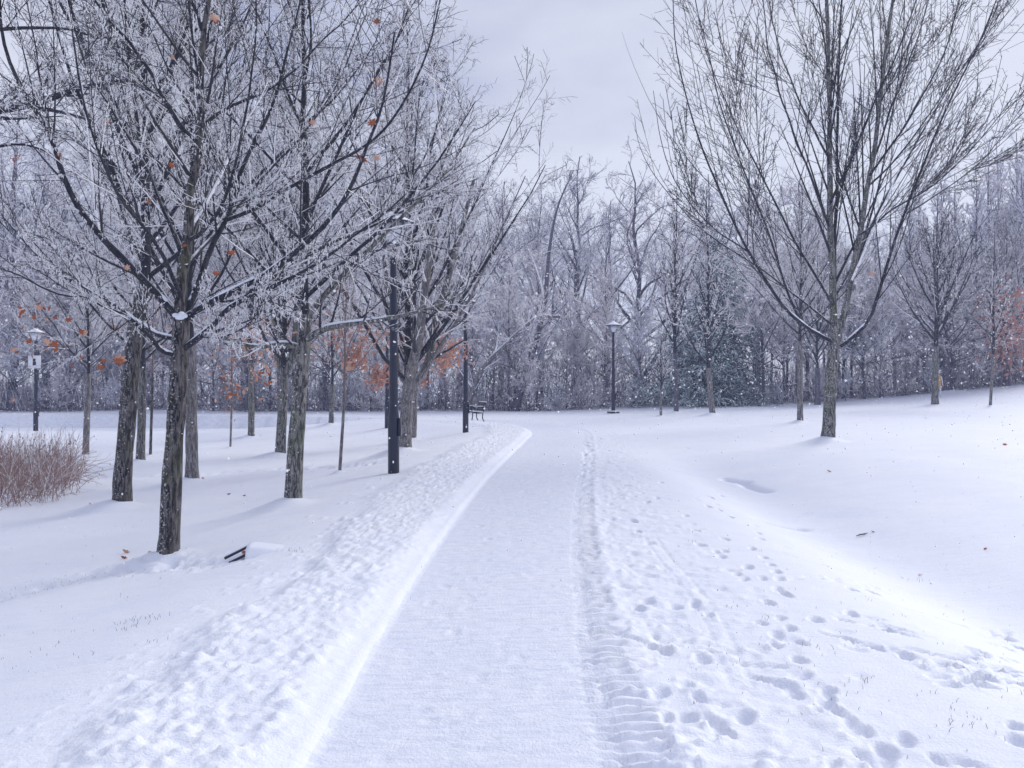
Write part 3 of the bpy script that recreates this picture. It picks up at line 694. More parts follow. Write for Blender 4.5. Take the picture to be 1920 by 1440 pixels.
# ------------------------------------------------------------------ TREE P : big vase-shaped tree on the right
P_TR = [(1553, 830, 0), (1556, 760, 0), (1560, 690, 0), (1565, 640, 0), (1568, 600, 0)]
P_LIMBS = [
    ([(1565, 640, 0), (1562, 560, .1), (1557, 450, .1), (1556, 330, .2), (1556, 200, .2), (1552, 60, .3), (1546, -150, .3)], .13, .05),
    ([(1570, 640, 0), (1590, 560, -.1), (1603, 490, -.2), (1617, 410, -.3), (1637, 290, -.4), (1655, 150, -.5), (1680, -40, -.6), (1690, -150, -.7)], .115, .04),
    ([(1562, 560, .1), (1567, 430, .4), (1570, 280, .7), (1573, 120, .9), (1583, -60, 1.1)], .07, .03),
    ([(1576, 650, 0), (1615, 615, -.3), (1640, 580, -.5), (1657, 510, -.7), (1690, 420, -1.0), (1730, 310, -1.3), (1790, 170, -1.6), (1850, 50, -1.9), (1890, -60, -2.1)], .062, .014),
    ([(1560, 640, 0), (1540, 628, -.2), (1500, 605, -.5), (1450, 550, -.9), (1400, 470, -1.2), (1350, 360, -1.6), (1300, 230, -1.9), (1270, 100, -2.1), (1262, 0, -2.3)], .062, .014),
    ([(1500, 602, -.5), (1470, 530, -.5), (1438, 430, -.6), (1390, 310, -.7), (1345, 170, -.8), (1310, 20, -.9), (1300, -60, -1)], .042, .012),
    ([(1560, 570, 0), (1530, 520, .4), (1485, 440, .9), (1430, 330, 1.4), (1365, 200, 1.9), (1320, 80, 2.3), (1300, -20, 2.6)], .048, .012),
    ([(1557, 430, .1), (1520, 330, -.3), (1480, 230, -.7), (1445, 110, -1.1), (1425, -60, -1.4)], .044, .014),
    ([(1600, 510, -.2), (1640, 410, .3), (1700, 300, .9), (1770, 180, 1.5), (1840, 70, 2.0), (1880, -40, 2.4)], .05, .013),
    ([(1612, 440, -.3), (1680, 390, -.8), (1760, 340, -1.3), (1840, 260, -1.8), (1905, 170, -2.3)], .036, .010),
    ([(1561, 610, 0), (1500, 560, .6), (1420, 500, 1.2), (1330, 440, 1.9), (1260, 370, 2.4), (1205, 290, 2.8), (1190, 220, 3.0)], .042, .009),
    ([(1400, 470, -1.2), (1330, 420, -1.6), (1265, 340, -2.0), (1235, 240, -2.3), (1225, 170, -2.5)], .026, .008),
    ([(1563, 560, .1), (1610, 470, .9), (1640, 380, 1.5), (1665, 250, 2.1), (1690, 100, 2.6), (1700, -60, 3)], .05, .015),
    ([(1557, 380, .1), (1600, 290, -.8), (1640, 190, -1.5), (1690, 80, -2.1), (1730, -40, -2.6)], .045, .014),
    ([(1556, 300, .2), (1500, 190, .8), (1460, 90, 1.3), (1430, -60, 1.8)], .040, .014),
    ([(1630, 330, -.4), (1700, 230, -.6), (1770, 100, -.8), (1810, -40, -1)], .040, .014),
    ([(1637, 300, -.4), (1680, 180, .2), (1730, 40, .8), (1750, -60, 1.2)], .038, .014),
    ([(1700, 400, -1), (1780, 350, -1.2), (1850, 290, -1.4), (1930, 180, -1.6)], .024, .008),
]
treeP, PP, PR, P3 = big_tree('P', P_TR, P_LIMBS, 14, 8, 2, 21, M_BARK2, .0052, (.34, .02), 2600,
    'tall vase-shaped bare tree standing alone on the right slope', 2,
    dict(rel=(.40, .24, .30), ang=(12, 30), trop=.035, wig=.018, il=.03, ir=.006, top=12, fall=.12, xmin=(-5.6, .10)),
    ridges=((4, .02, .2), (3, .02, .12)))
o = obj('leaf', LEAF_ME2, treeP, at(1633, 513, POS['P'][1] - 1) - POS['P']); o.scale = (.12,) * 3; o.rotation_euler = (1.4, .3, 0)

# ------------------------------------------------------------------ shared crowns for the other trees
def make_crown(name, seed, H, n, lang, spread, n1, n2, n3, r0=.12, mats=CM, tr=.006, crook=.05, trop=.1, **kw):
    ld, lr, P, R, rng = limbs_of(seed, H, n, lang, spread, r0=r0, crook=crook, trop=trop)
    pk, A3_ = crown_pack(ld, lr, P, R, rng, n1, n2, n3, tr=tr, **kw)
    return pk.mesh(name, mats), A3_, r0
W1 = make_crown('crown_wide', 31, 8.0, 19, (46, 68), .70, 8, 8, 8, r0=.085, wig=.045, tr=.0056, frost=(.95, .5), ice=6000, il=.05, ir=.007, rel=(.42, .45, .45))
W2 = make_crown('crown_oval', 32, 9.2, 22, (32, 58), .72, 8, 8, 8, r0=.092, wig=.04, tr=.0058, frost=(.94, .36), ice=6000, il=.05, ir=.008, rel=(.42, .42, .38), ang=(16, 40))
W3 = make_crown('crown_broad', 33, 8.2, 19, (48, 70), .66, 8, 8, 8, r0=.080, wig=.045, tr=.0056, frost=(.95, .5), ice=6000, il=.05, ir=.007, rel=(.40, .45, .45), trop=.06)
FAN = make_crown('crown_fan', 34, 7.0, 24, (38, 58), .66, 9, 6, 4, r0=.11, tr=.009, frost=(.7, .4), rel=(.36, .40, .45), ang=(20, 40), crook=.02)
SAP = make_crown('crown_sapling', 35, 2.6, 9, (28, 45), .75, 5, 4, 2, r0=.028, mats=[M_TAN, M_TAN, M_FROST, M_ICE], tr=.004, frost=(.5, .3), rel=(.4, .45, .45), ang=(20, 45))
SAP2 = make_crown('crown_slender', 36, 6.5, 18, (35, 60), .30, 6, 5, 3, r0=.07, tr=.009, frost=(.8, .6), rel=(.42, .45, .45))

def std_tree(name, key, crown, label, top, scale, rz, mat, lean=(0, 0), rt=None, group=None, sides=16, pts=None, extra_r=1.0):
    p0 = POS[key]; y0 = p0[1]; root = empty(name, tuple(p0)); setp(root, label, 'tree', group)
    rb = TR_R[key]
    if pts is None:
        u, v_ = TREES[key]
        pts = [(u, v_, 0), (u + lean[0] * .35, v_ * .66 + top * .34, 0), (u + lean[0] * .7, v_ * .33 + top * .67, 0), (u + lean[0], top, 0)]
    T = loc_path(pts, y0, p0); T = np.concatenate([[T[0] - np.array([0, 0, .25])], T])
    rt = rt or rb * .8
    obj('trunk', trunk_mesh('trunk', T, rb, rt, mat, .4, sides, 36, .06, int(abs(p0[0] * 10))), root)
    me, A3_, r0 = crown
    c = obj('crown', me, root, T[-1] - np.array([0, 0, .02])); c.rotation_euler = (0, 0, rz); c.scale = (scale,) * 3
    return root
GL = None
tB = std_tree('maple_tree', 'B', W2, 'dark mossy leaning tree just behind and left of the largest foreground tree', 640, .95, .4, M_BARK, pts=[(228, 953, 0), (232, 880, 0), (240, 780, 0), (246, 700, 0), (254, 620, 0), (270, 540, 0)])
tC = std_tree('maple_tree', 'C', W1, 'slim grey tree between the leaning mossy tree and the thin sapling', 690, 1.0, 1.7, M_BARK2, (5, 0))
tD = std_tree('maple_tree', 'D', W2, 'pale grey straight trunk right behind the largest foreground tree', 640, .9, 2.5, M_BARK3, (-2, 0))
tE = std_tree('maple_tree', 'E', W3, 'speckled greenish tree standing in the snow with low limbs reaching over the black lamp post', 600, .82, 3.3, M_BARK2, (25, 0), pts=[(549, 948, 0), (553, 860, 0), (560, 760, 0), (568, 660, 0), (572, 590, 0)])
tF = std_tree('maple_tree', 'F', W2, 'forked grey tree half hidden behind the speckled greenish tree', 690, .95, 4.2, M_BARK2, (8, 0))
tH = std_tree('maple_tree', 'H', W1, 'crooked brown tree beside the reddish dry thicket', 700, .62, 5.0, M_BARK3, (6, 0))
tI = std_tree('young_tree', 'I', SAP, 'thin dark sapling between two trunks left of the largest foreground tree', 700, 1.3, .3, M_BARK, (4, 0))
tJ = std_tree('young_tree', 'J', SAP, 'thin brown sapling hung with orange leaves in the left field', 730, 1.2, 1.3, M_BARK3, (3, 0))
tK = std_tree('maple_tree', 'K', W2, 'grey-blue tree at the far side of the left field, right of the orange-leaved sapling', 680, .95, 2.1, M_BARK2, (0, 0))
tL = std_tree('maple_tree', 'Lt', W1, 'short pale trunk at the wood edge between the young sapling and the forked tree', 720, .8, 2.9, M_BARK2, (2, 0))
tG = std_tree('young_tree', 'G', SAP, 'young reddish-brown sapling with a V-shaped bare crown left of the nearest lamp post', 720, 1.05, .8, M_BARK3, (10, 0))
tM = std_tree('maple_tree', 'M', W2, 'tree forking into two stout limbs directly behind the nearest lamp post', 730, 1.06, 3.9, M_BARK3, (8, 0))
tN = std_tree('maple_tree', 'N', W1, 'pale green-grey trunk just right of the twin-limbed tree behind the lamp post', 700, 1.12, 4.6, M_BARK3, (6, 0))
# the stout fork and low limbs with snow on them
def add_limbs(root, key, traces, mat, ridge=()):
    y0 = POS[key][1]
    for k, (tr_, a, b_) in enumerate(traces):
        C = spl(loc_path(tr_, y0, POS[key]), 20); R_ = np.linspace(a, b_, 20)
        V_, Q_ = tubes(C[None], R_[None], 12); obj('limb', mesh_data('limb', V_, Q_, [mat]), root)
        if k in ridge: snow_ridge(C, R_, .03, .6, 'snow_cap', root)
        rng = np.random.default_rng(k + int(y0 * 7))
        q, _ = crown_pack(None, None, C[None], R_[None], rng, 10, 6, 4, incl=False, tr=.005, frost=(.7, .6), rel=(.3, .42, .42), top=9)
        obj('twigs', q.mesh('twigs', CM), root)
add_limbs(tM, 'M', [([(765, 730, 0), (772, 690, -.1), (782, 650, -.3), (790, 600, -.4), (800, 520, -.5), (815, 400, -.6)], .15, .07),
                    ([(765, 735, 0), (785, 710, .2), (805, 675, .4), (812, 630, .5), (830, 560, .6), (860, 450, .7), (890, 330, .8)], .13, .04),
                    ([(765, 720, 0), (745, 690, .2), (740, 640, .3), (730, 560, .5), (715, 450, .6)], .10, .04), ([(790, 705, .2), (825, 650, 0), (865, 590, -.2), (900, 520, -.3), (940, 430, -.4), (985, 330, -.5)], .06, .012)], M_BARK3)
add_limbs(tE, 'E', [([(572, 640, 0), (600, 620, -.2), (640, 610, -.4), (700, 602, -.6), (760, 590, -.8), (830, 570, -1), (880, 540, -1.2)], .055, .012), ([(572, 600, 0), (620, 540, 0), (690, 470, 0), (760, 400, .1), (830, 330, .2), (890, 240, .3)], .05, .010),
                    ([(566, 652, 0), (530, 645, -.2), (480, 650, -.3), (440, 640, -.5), (380, 620, -.7)], .05, .014)], M_BARK2, (0, 2))
add_limbs(tF, 'F', [([(530, 700, 0), (523, 670, .1), (520, 620, .2), (500, 540, .3), (480, 420, .4)], .11, .04), ([(535, 700, 0), (550, 660, .1), (556, 600, .2), (570, 480, .3)], .12, .05)], M_BARK2)
# right-hand field
std_tree('maple_tree', 'Q', W1, 'thin pale trunk just left of the tall vase-shaped tree', 640, .72, .9, M_BARK3, (0, 0))
std_tree('maple_tree', 'R', W2, 'dark trunk between the thin pale trunk and the tall vase-shaped tree, farther back', 690, .85, 1.9, M_BARKF, (0, 0))
std_tree('maple_tree', 'S', W2, 'dark trunk with a snowy foot just right of and far behind the tall vase-shaped tree', 690, .85, 2.9, M_BARKF, (0, 0))
std_tree('maple_tree', 'T', FAN, 'medium tree with a dense fan of straight branches on the crest of the right slope', 650, 1.05, .5, M_BARK2, (2, 0))
std_tree('young_tree', 'U', SAP2, 'slender young tree near the right edge on the slope crest', 655, .85, 1.5, M_BARK3, (5, 0))
std_tree('young_tree', 'W', SAP2, 'thinnest of the three young trees in front of the snowy spruce, leftmost', 730, .55, 2.5, M_BARK3, (0, 0))
std_tree('young_tree', 'X', SAP2, 'tall upright young tree in front of the left side of the snowy spruce', 660, 1.35, .5, M_BARKF, (-2, 0))
std_tree('young_tree', 'Y', SAP2, 'tall straight young tree in front of the right side of the snowy spruce', 690, 1.3, 3.5, M_BARK3, (-8, 0))
std_tree('maple_tree', 'V2', W2, 'dark trunk at the wood edge carrying red leaves near the right frame edge', 660, .95, 4.5, M_BARKF, (0, 0))
std_tree('maple_tree', 'V3', W1, 'dark trunk right behind the fan-shaped tree on the crest', 660, .9, 5.5, M_BARKF, (0, 0))

# tree off the left edge whose heavy limbs enter the frame
pZ = np.array([-11.2, 12.5, -.7]); POS['Z'] = pZ; TR_R['Z'] = .3
root = empty('oak_tree', tuple(pZ)); setp(root, 'old tree just outside the left edge whose heavy horizontal limbs reach into the top left', 'tree')
obj('trunk', trunk_mesh('trunk', np.array([(0, 0, -.2), (.05, 0, 1.5), (0, .1, 3), (.1, 0, 5), (.3, .1, 7.5), (.3, 0, 9.5)]), .3, .12, M_BARK, .4, 18, 40, .07, 3), root)
add_limbs(root, 'Z', [([(-330, 300, 0), (-200, 240, 0), (-60, 215, .2), (60, 195, .3), (150, 165, .5), (240, 150, .8)], .12, .03),
                      ([(-330, 260, 0), (-150, 225, -.2), (0, 200, -.3), (90, 205, -.4), (170, 225, -.6)], .09, .02),
                      ([(-340, 120, 0), (-150, 70, 0), (0, 55, .2), (70, 52, .3), (140, 57, .4), (220, 90, .6)], .06, .012),
                      ([(-330, 420, 0), (-200, 330, .5), (-60, 290, 1), (40, 270, 1.3), (120, 300, 1.6)], .06, .012)], M_LIMB)
c = obj('crown', W3[0], root, (0, 0, 4.2)); c.scale = (.95,) * 3; c.rotation_euler = (0, 0, 2.0)

# ------------------------------------------------------------------ rust leaves on the small oaks
def leaf_cloud(parent, key, blobs, size, n, seed, mats):
    rng = np.random.default_rng(seed); out = []
    for (u, v_, dy, ru, rv, k) in blobs:
        y = POS[key][1] + dy; c0 = at(u, v_, y) - POS[key]; sc = y / FPX
        d = rng.normal(size=(k, 3)) * .5; out.append(c0 + d * np.array([ru * sc, (ru + rv) * .5 * sc, rv * sc]))
    C = np.concatenate(out); o = obj('leaves', small_leaves('leaves', C, size, rng, mats), parent); o['kind'] = 'stuff'
leaf_cloud(tJ, 'J', [(470, 640, 0, 60, 45, 80), (500, 700, 0, 40, 40, 40), (430, 730, 0, 30, 50, 34), (510, 610, 0, 28, 14, 30), (420, 690, 0, 30, 40, 24), (350, 620, 0, 40, 40, 40), (560, 600, 0, 40, 40, 36), (250, 590, 0, 40, 40, 30)], .20, 0, 1, [M_LEAF, M_LEAF2, M_LEAF2])
leaf_cloud(tN, 'N', [(712, 705, -1.5, 26, 24, 200), (832, 660, -1.5, 40, 34, 330), (790, 715, -1.5, 18, 10, 40), (760, 640, -1, 60, 20, 90)], .17, 0, 2, [M_LEAFR, M_LEAF2])
leaf_cloud(tG, 'G', [(660, 675, 3, 28, 22, 110), (680, 640, 3, 40, 35, 90), (620, 620, 3, 50, 40, 60)], .15, 0, 4, [M_LEAFR, M_LEAF2])
leaf_cloud(tH, 'H', [(60, 600, -6, 60, 50, 22), (120, 650, -5, 60, 30, 16)], .14, 0, 6, [M_LEAF2, M_LEAF])
V2 = [o for o in COL.objects if o.type == 'EMPTY' and tuple(np.round(o.location, 3)) == tuple(np.round(POS['V2'], 3))][0]
leaf_cloud(V2, 'V2', [(1895, 640, -3, 40, 60, 420), (1870, 590, -3, 40, 50, 150), (1900, 560, -3, 40, 40, 120)], .26, 0, 7, [M_LEAFR])

# ------------------------------------------------------------------ far wood
def far_crown(name, seed, H, n, ang, spread, n1, n2, n3, r0, tr, crook, trop, frost, S=(7, 4, 2), rel=(.42, .45, .5)):
    rng0 = np.random.default_rng(seed)
    ld, lr, P, R, rng = limbs_of(seed, H, n, ang, spread, r0=r0, crook=crook, trop=trop, z0=.22, z1=.85)
    ld[0, 2] = -.5
    pk, _ = crown_pack(ld, lr, P, R, rng, n1, n2, n3, tr=tr, frost=frost, ang=(22, 55), wig=crook * 1.5, rel=rel, S=S, fall=.2)
    return pk
GN = []
for sd_, H in ((51, 15.5), (52, 14.0), (53, 16.5)):
    pk = far_crown('gnarled', sd_, H, 15, (32, 64), .66, 7, 7, 6, .22, .012, .11, .05, (.9, .35), rel=(.46, .5, .5)); GN.append(pk)
SL = []
for sd_, H in ((61, 13.5), (62, 12.0)):
    pk = far_crown('slender', sd_, H, 26, (22, 42), .40, 6, 6, 5, .12, .011, .04, .05, (.95, .7)); SL.append(pk)
US = []
for sd_, H in ((71, 7.5), (72, 6.5), (73, 8.5)):
    pk = far_crown('small', sd_, H, 20, (45, 78), .70, 7, 7, 7, .08, .011, .07, .04, (.97, .85)); US.append(pk)
GN_ = []
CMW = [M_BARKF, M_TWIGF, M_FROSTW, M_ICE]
def split_far(pk, nm):
    GN_.append(1)
    """first two tube sets are the stem and limbs, the rest the twigs"""
    a = Pack(); a.V = pk.V[:2]; a.Q = pk.Q[:2]; a.M = pk.M[:2]
    tr_ = a.mesh(nm + '_trunk', CMF)
    off = sum(len(v) for v in pk.V[:2]); b_ = Pack(); b_.V = pk.V[2:]; b_.Q = [q - off for q in pk.Q[2:]]; b_.M = pk.M[2:]
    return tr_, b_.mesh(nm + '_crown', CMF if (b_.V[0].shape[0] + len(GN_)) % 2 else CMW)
GN = [split_far(p, 'gnarled') for p in GN]; SL = [split_far(p, 'slender') for p in SL]; US = [split_far(p, 'small') for p in US]
rw = np.random.default_rng(77)
MARKS = ((67, 'lamp post with the white sign'), (230, 'dark mossy leaning tree'), (345, 'largest foreground tree'), (550, 'speckled greenish tree'), (738, 'nearest lamp post'), (893, 'small bench'), (1030, 'arching dead stem'),
         (1150, 'lamp post on a round base'), (1310, 'snow-laden spruce'), (1480, 'thin pale trunk'), (1570, 'tall vase-shaped tree'), (1753, 'fan-shaped tree'), (1870, 'slender young tree on the crest'))
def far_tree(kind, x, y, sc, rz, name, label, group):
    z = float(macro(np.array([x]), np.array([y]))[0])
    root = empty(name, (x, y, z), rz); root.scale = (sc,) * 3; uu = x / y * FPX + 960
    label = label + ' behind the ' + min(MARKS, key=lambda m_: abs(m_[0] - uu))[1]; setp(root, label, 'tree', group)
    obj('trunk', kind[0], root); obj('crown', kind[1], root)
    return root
LG = ('tall gnarled bare tree in the far wood', 'tall gnarled bare trees of the far wood')
LS = ('slender upright bare tree in the wood', 'slender upright trees of the far wood')
LU = ('low spreading frosted tree at the wood edge', 'low frosted trees along the wood edge')
# the tall crowns seen against the sky, then the rest
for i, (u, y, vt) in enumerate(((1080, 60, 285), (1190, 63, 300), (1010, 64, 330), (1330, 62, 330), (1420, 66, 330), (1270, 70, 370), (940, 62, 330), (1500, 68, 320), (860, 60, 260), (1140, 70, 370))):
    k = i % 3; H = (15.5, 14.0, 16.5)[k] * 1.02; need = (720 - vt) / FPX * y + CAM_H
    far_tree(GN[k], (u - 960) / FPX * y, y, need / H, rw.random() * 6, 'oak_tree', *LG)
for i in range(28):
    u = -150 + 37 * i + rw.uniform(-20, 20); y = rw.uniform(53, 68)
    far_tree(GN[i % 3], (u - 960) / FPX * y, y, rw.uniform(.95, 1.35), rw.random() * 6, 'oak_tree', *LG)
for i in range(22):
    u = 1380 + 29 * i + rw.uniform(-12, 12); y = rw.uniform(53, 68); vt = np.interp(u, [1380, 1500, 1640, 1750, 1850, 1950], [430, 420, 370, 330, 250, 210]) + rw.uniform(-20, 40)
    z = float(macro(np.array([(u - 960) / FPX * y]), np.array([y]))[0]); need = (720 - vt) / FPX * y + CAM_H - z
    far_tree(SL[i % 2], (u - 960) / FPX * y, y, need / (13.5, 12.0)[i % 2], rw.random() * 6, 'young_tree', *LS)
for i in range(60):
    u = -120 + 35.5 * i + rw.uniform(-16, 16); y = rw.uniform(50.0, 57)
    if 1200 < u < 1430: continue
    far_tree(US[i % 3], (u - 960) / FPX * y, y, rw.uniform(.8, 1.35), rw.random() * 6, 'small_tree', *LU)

for i in range(46):
    u = -100 + 46 * i + rw.uniform(-20, 20); y = rw.uniform(49.6, 51.5)
    if 1215 < u < 1420: continue
    sh = far_tree(US[i % 3], (u - 960) / FPX * y, y, rw.uniform(.26, .50), rw.random() * 6, 'shrub', 'low frosted shrub at the wood foot', 'low frosted shrubs at the foot of the wood')
    sh['category'] = 'shrub'; sh.location.z -= rw.uniform(.3, .7)

# undergrowth: thin stems and brush joined, nobody could count them
def brush(n, x0, x1, y0, y1, hmin, hmax, r, seed, mat, name, lab):
    rng = np.random.default_rng(seed); x = rng.uniform(x0, x1, n); y = rng.uniform(y0, y1, n); y = y + 1.3 * np.clip(vnoise(x * .35, x * 0 + 3) + .3, 0, 1) * (y < 53); z = macro(x, y) - .05
    L = rng.uniform(hmin, hmax, n) * (.6 + .9 * np.clip(vnoise(x * .18 + 4, y * .2) + .5, 0, 1)); zz = rng.random(n) ** 1.5 * L * .8
    az = rng.random(n) * 6.28; inc = np.abs(rng.normal(0, .95, n))
    d = np.stack([np.cos(az) * np.sin(inc), np.sin(az) * np.sin(inc), np.cos(inc)], -1)
    p = np.stack([x, y, z + zz], -1); l = (L * .55)[:, None]
    k = rng.normal(0, .12, (n, 3)) * l
    P = np.stack([p, p + d * l + k], 1); R = np.stack([np.full(n, r), np.full(n, r * .4)], 1) * (rng.uniform(.5, 1.2, n) + (rng.random(n) < .05) * 1.6)[:, None]
    pk = Pack(); pk.tube(P, R, 3, np.where(rng.random(n) < .22, 1, 0))
    o = obj(name, pk.mesh(name, [mat, M_FROSTF])); setp(o, lab, 'undergrowth', None, 'stuff')
brush(34000, -48, 52, 50.2, 57, .9, 3.9, .012, 5, M_BRUSH, 'undergrowth', 'tangled leafless dark purple brush filling the foot of the far wood')

# leaning dead stem and dark leaning trunk in the wood centre
def lean_tree(name, tr_, y0, r0, r1, label, mat, ridge=False):
    P = np.array([at(u, v_, y0 + d) for u, v_, d in tr_]); org = P[0].copy(); C = spl(P - org, 24); R_ = np.linspace(r0, r1, 24)
    root = empty(name, tuple(org)); setp(root, label, 'tree'); V_, Q_ = tubes(C[None], R_[None], 12)
    obj('trunk', mesh_data('trunk', V_, Q_, [mat]), root)
    if ridge: snow_ridge(C, R_, .3, .97, 'snow_cap', root)
    q, _ = crown_pack(None, None, C[None], R_[None], np.random.default_rng(9), 9, 6, 4, incl=False, tr=.012, frost=(.7, .5), rel=(.25, .45, .5), top=9)
    obj('crown', q.mesh('crown', CMF), root)
lean_tree('dead_tree', [(868, 792, 0), (900, 700, 0), (950, 645, 0), (985, 612, 0), (1012, 594, 0), (1050, 594, 0)], 49.6, .2, .09, 'long dead stem arching right across the middle of the wood', M_BARK3, True)
lean_tree('oak_tree', [(960, 795, 0), (985, 700, 0), (1005, 640, 0), (1022, 560, 0), (1030, 470, .5), (1045, 390, 1), (1075, 320, 1.5)], 50.5, .27, .03, 'thick dark trunk leaning right behind the arching dead stem', M_BARKF)
lean_tree('oak_tree', [(1172, 800, 0), (1200, 720, 0), (1235, 660, .3), (1255, 610, .6), (1300, 500, 1), (1320, 420, 1)], 51.5, .2, .03, 'dark diagonal trunk in the wood just right of the far lamp post', M_BARKF)

# ------------------------------------------------------------------ snowy spruce
def spruce(key_uv, y, H, Rb, seed, label, n):
    x = (key_uv - 960) / FPX * y; z = float(macro(np.array([x]), np.array([y]))[0]); rng = np.random.default_rng(seed)
    root = empty('spruce_tree', (x, y, z)); setp(root, label, 'tree')
    obj('trunk', trunk_mesh('trunk', np.array([(0, 0, -.2), (0.02, 0, H * .3), (0, .03, H * .7), (0, 0, H)]), .2, .03, M_BARKF, .3, 12, 20, .05, seed), root)
    P = []; pk = Pack()
    for k in range(n):
        f = (k + rng.random()) / n; zz = H * (.02 + .95 * f ** .9); L = Rb * (1 - f) ** .8 * rng.uniform(.65, 1.15) + .25; az = k * 2.399 + rng.normal(0, .2)
        d = np.array([math.cos(az), math.sin(az), 0]); t = np.linspace(0, 1, 7)[:, None]
        P.append(np.array([0, 0, zz]) + d * L * t + np.array([0, 0, 1]) * (-.38 * L * t ** 1.3 + .14 * L * t ** 3 * 1.4))
    P = np.array(P); P[:, :, 2] = np.maximum(P[:, :, 2], .06)
    R_ = np.repeat(np.linspace(.03, .008, 7)[None], n, 0); pk.tube(P, R_, 4, 1)
    A1, r1 = children(P, R_, 17, .1, 1, .34, (35, 65), 4, -.12, .08, .6, rng, .5, .4, .12)
    pk.tube(A1, r1 * 0 + .022, 3, 0)
    A2, r2 = children(A1, r1, 5, .0, 1, .5, (25, 60), 3, -.15, .1, .6, rng, .3, .4, .10)
    pk.tube(A2, np.repeat(np.array([[.026, .034, .005]]), len(A2), 0), 3, 0)
    o = obj('crown', pk.mesh('crown', [M_NEEDLE, M_BARKF]), root)
spruce(1312, 49.4, 7.2, 4.1, 4, 'broad snow-laden spruce with drooping blue-green boughs at the wood edge', 80)
spruce(1345, 52.8, 11.5, 4.4, 9, 'tall thin dark green spruce rising behind the broad snow-laden one', 110)

# ------------------------------------------------------------------ lamp posts
def lamp_post(u, v_, label, base=False, sign=False, H=4.95):
    p = place(u, v_); root = empty('lamp_post', tuple(p)); setp(root, label, 'lamp post', 'black park lamp posts')
    pk = Pack(); pk.lathe([(0, -.2), (.108, -.2), (.108, 1.05), (.10, 1.12), (.084, 1.2), (.078, 2.4), (.062, H - .62), (.05, H - .6), (0, H - .6)], 20, 0)
    obj('pole', pk.mesh('pole', [M_POLE]), root)
    pk = Pack(); pk.box((.12, -.02, .88), (.05, .13, .34)); obj('access_box', pk.mesh('access_box', [M_POLE], False), root)
    if base:
        pk = Pack(); pk.lathe([(0, .02), (.34, .02), (.34, .085), (.3, .10), (0, .10)], 20); obj('base_plate', pk.mesh('base_plate', [M_POLE]), root)
        pk = Pack(); pk.lathe([(.115, .102), (.31, .102), (.28, .13), (.115, .15)], 20); obj('snow_cap', pk.mesh('snow_cap', [M_CAP]), root)
    z = H - .62
    ln = empty('lantern', (0, 0, 0)); ln.parent = root
    pk = Pack(); pk.lathe([(.05, z), (.10, z + .02), (.12, z + .06), (.0, z + .06)], 12); obj('collar', pk.mesh('collar', [M_POLE]), ln)
    def corner(i, r): a = math.pi / 4 + i * math.pi / 2; return np.array([r * math.cos(a), r * math.sin(a)])
    for i in range(4):
        a0, a1 = corner(i, .165), corner(i + 1, .165); b0, b1 = corner(i, .30), corner(i + 1, .30)
        q = np.array([[*a0, z + .065], [*a1, z + .065], [*b1, z + .42], [*b0, z + .42]]); cen = q.mean(0); nrm = np.array([cen[0], cen[1], 0]); nrm /= np.linalg.norm(nrm)
        V_ = np.concatenate([q, q - nrm * .012]); F = np.array([[0, 1, 2, 3], [7, 6, 5, 4], [0, 4, 5, 1], [1, 5, 6, 2], [2, 6, 7, 3], [3, 7, 4, 0]])
        obj('panel', mesh_data('panel', V_, F, [M_GLASS], None, False), ln)
        V_, Q_ = tubes(np.array([[[*corner(i, .172), z + .06], [*corner(i, .307), z + .425]]]), np.array([[.012, .012]]), 6); obj('frame_bar', mesh_data('frame_bar', V_, Q_, [M_POLE]), ln)
    pk = Pack(); pk.lathe([(.0, z + .424), (.40, z + .424), (.41, z + .45), (.2, z + .53), (.1, z + .56), (.09, z + .60), (0, z + .62)], 16); obj('roof', pk.mesh('roof', [M_POLE]), ln)
    pk = Pack(); pk.lathe([(.405, z + .452), (.37, z + .485), (.22, z + .555), (.12, z + .61), (.08, z + .655), (0, z + .665)], 16); obj('snow_cap', pk.mesh('snow_cap', [M_CAP]), root)
    if sign:
        sg = empty('sign', (0, 0, 0)); sg.parent = root
        pk = Pack(); pk.box((0, -.10, 3.35), (.62, .02, .62)); obj('sign_board', pk.mesh('sign_board', [M_SIGN], False), sg)
        pk = Pack(); pk.box((-.01, -.113, 3.45), (.13, .006, .13)); pk.box((.0, -.113, 3.27), (.16, .006, .2)); pk.box((.0, -.113, 3.36), (.06, .005, .04)); obj('sign_mark', pk.mesh('sign_mark', [M_BLACK], False), sg)
        pk = Pack(); pk.lathe([(.07, 3.2), (.085, 3.2), (.085, 3.5), (.07, 3.5)], 12); obj('bracket', pk.mesh('bracket', [M_POLE]), sg)
    return root
lamp_post(738, 887, 'nearest black lamp post, on the snow bank left of the path')
lamp_post(873, 811, 'second black lamp post along the path, in front of the small bench')
lamp_post(1150, 775, 'distant lamp post on a round base against the middle of the wood', True)
lamp_post(67, 808, 'lamp post at the far left carrying a square white sign with a black mark', False, True)
lamp_post(726, 802, 'dark far lamp post seen just left of the nearest lamp post')
lamp_post(1848, 722, 'dark lamp post at the wood edge on the right crest beside the slender young tree')

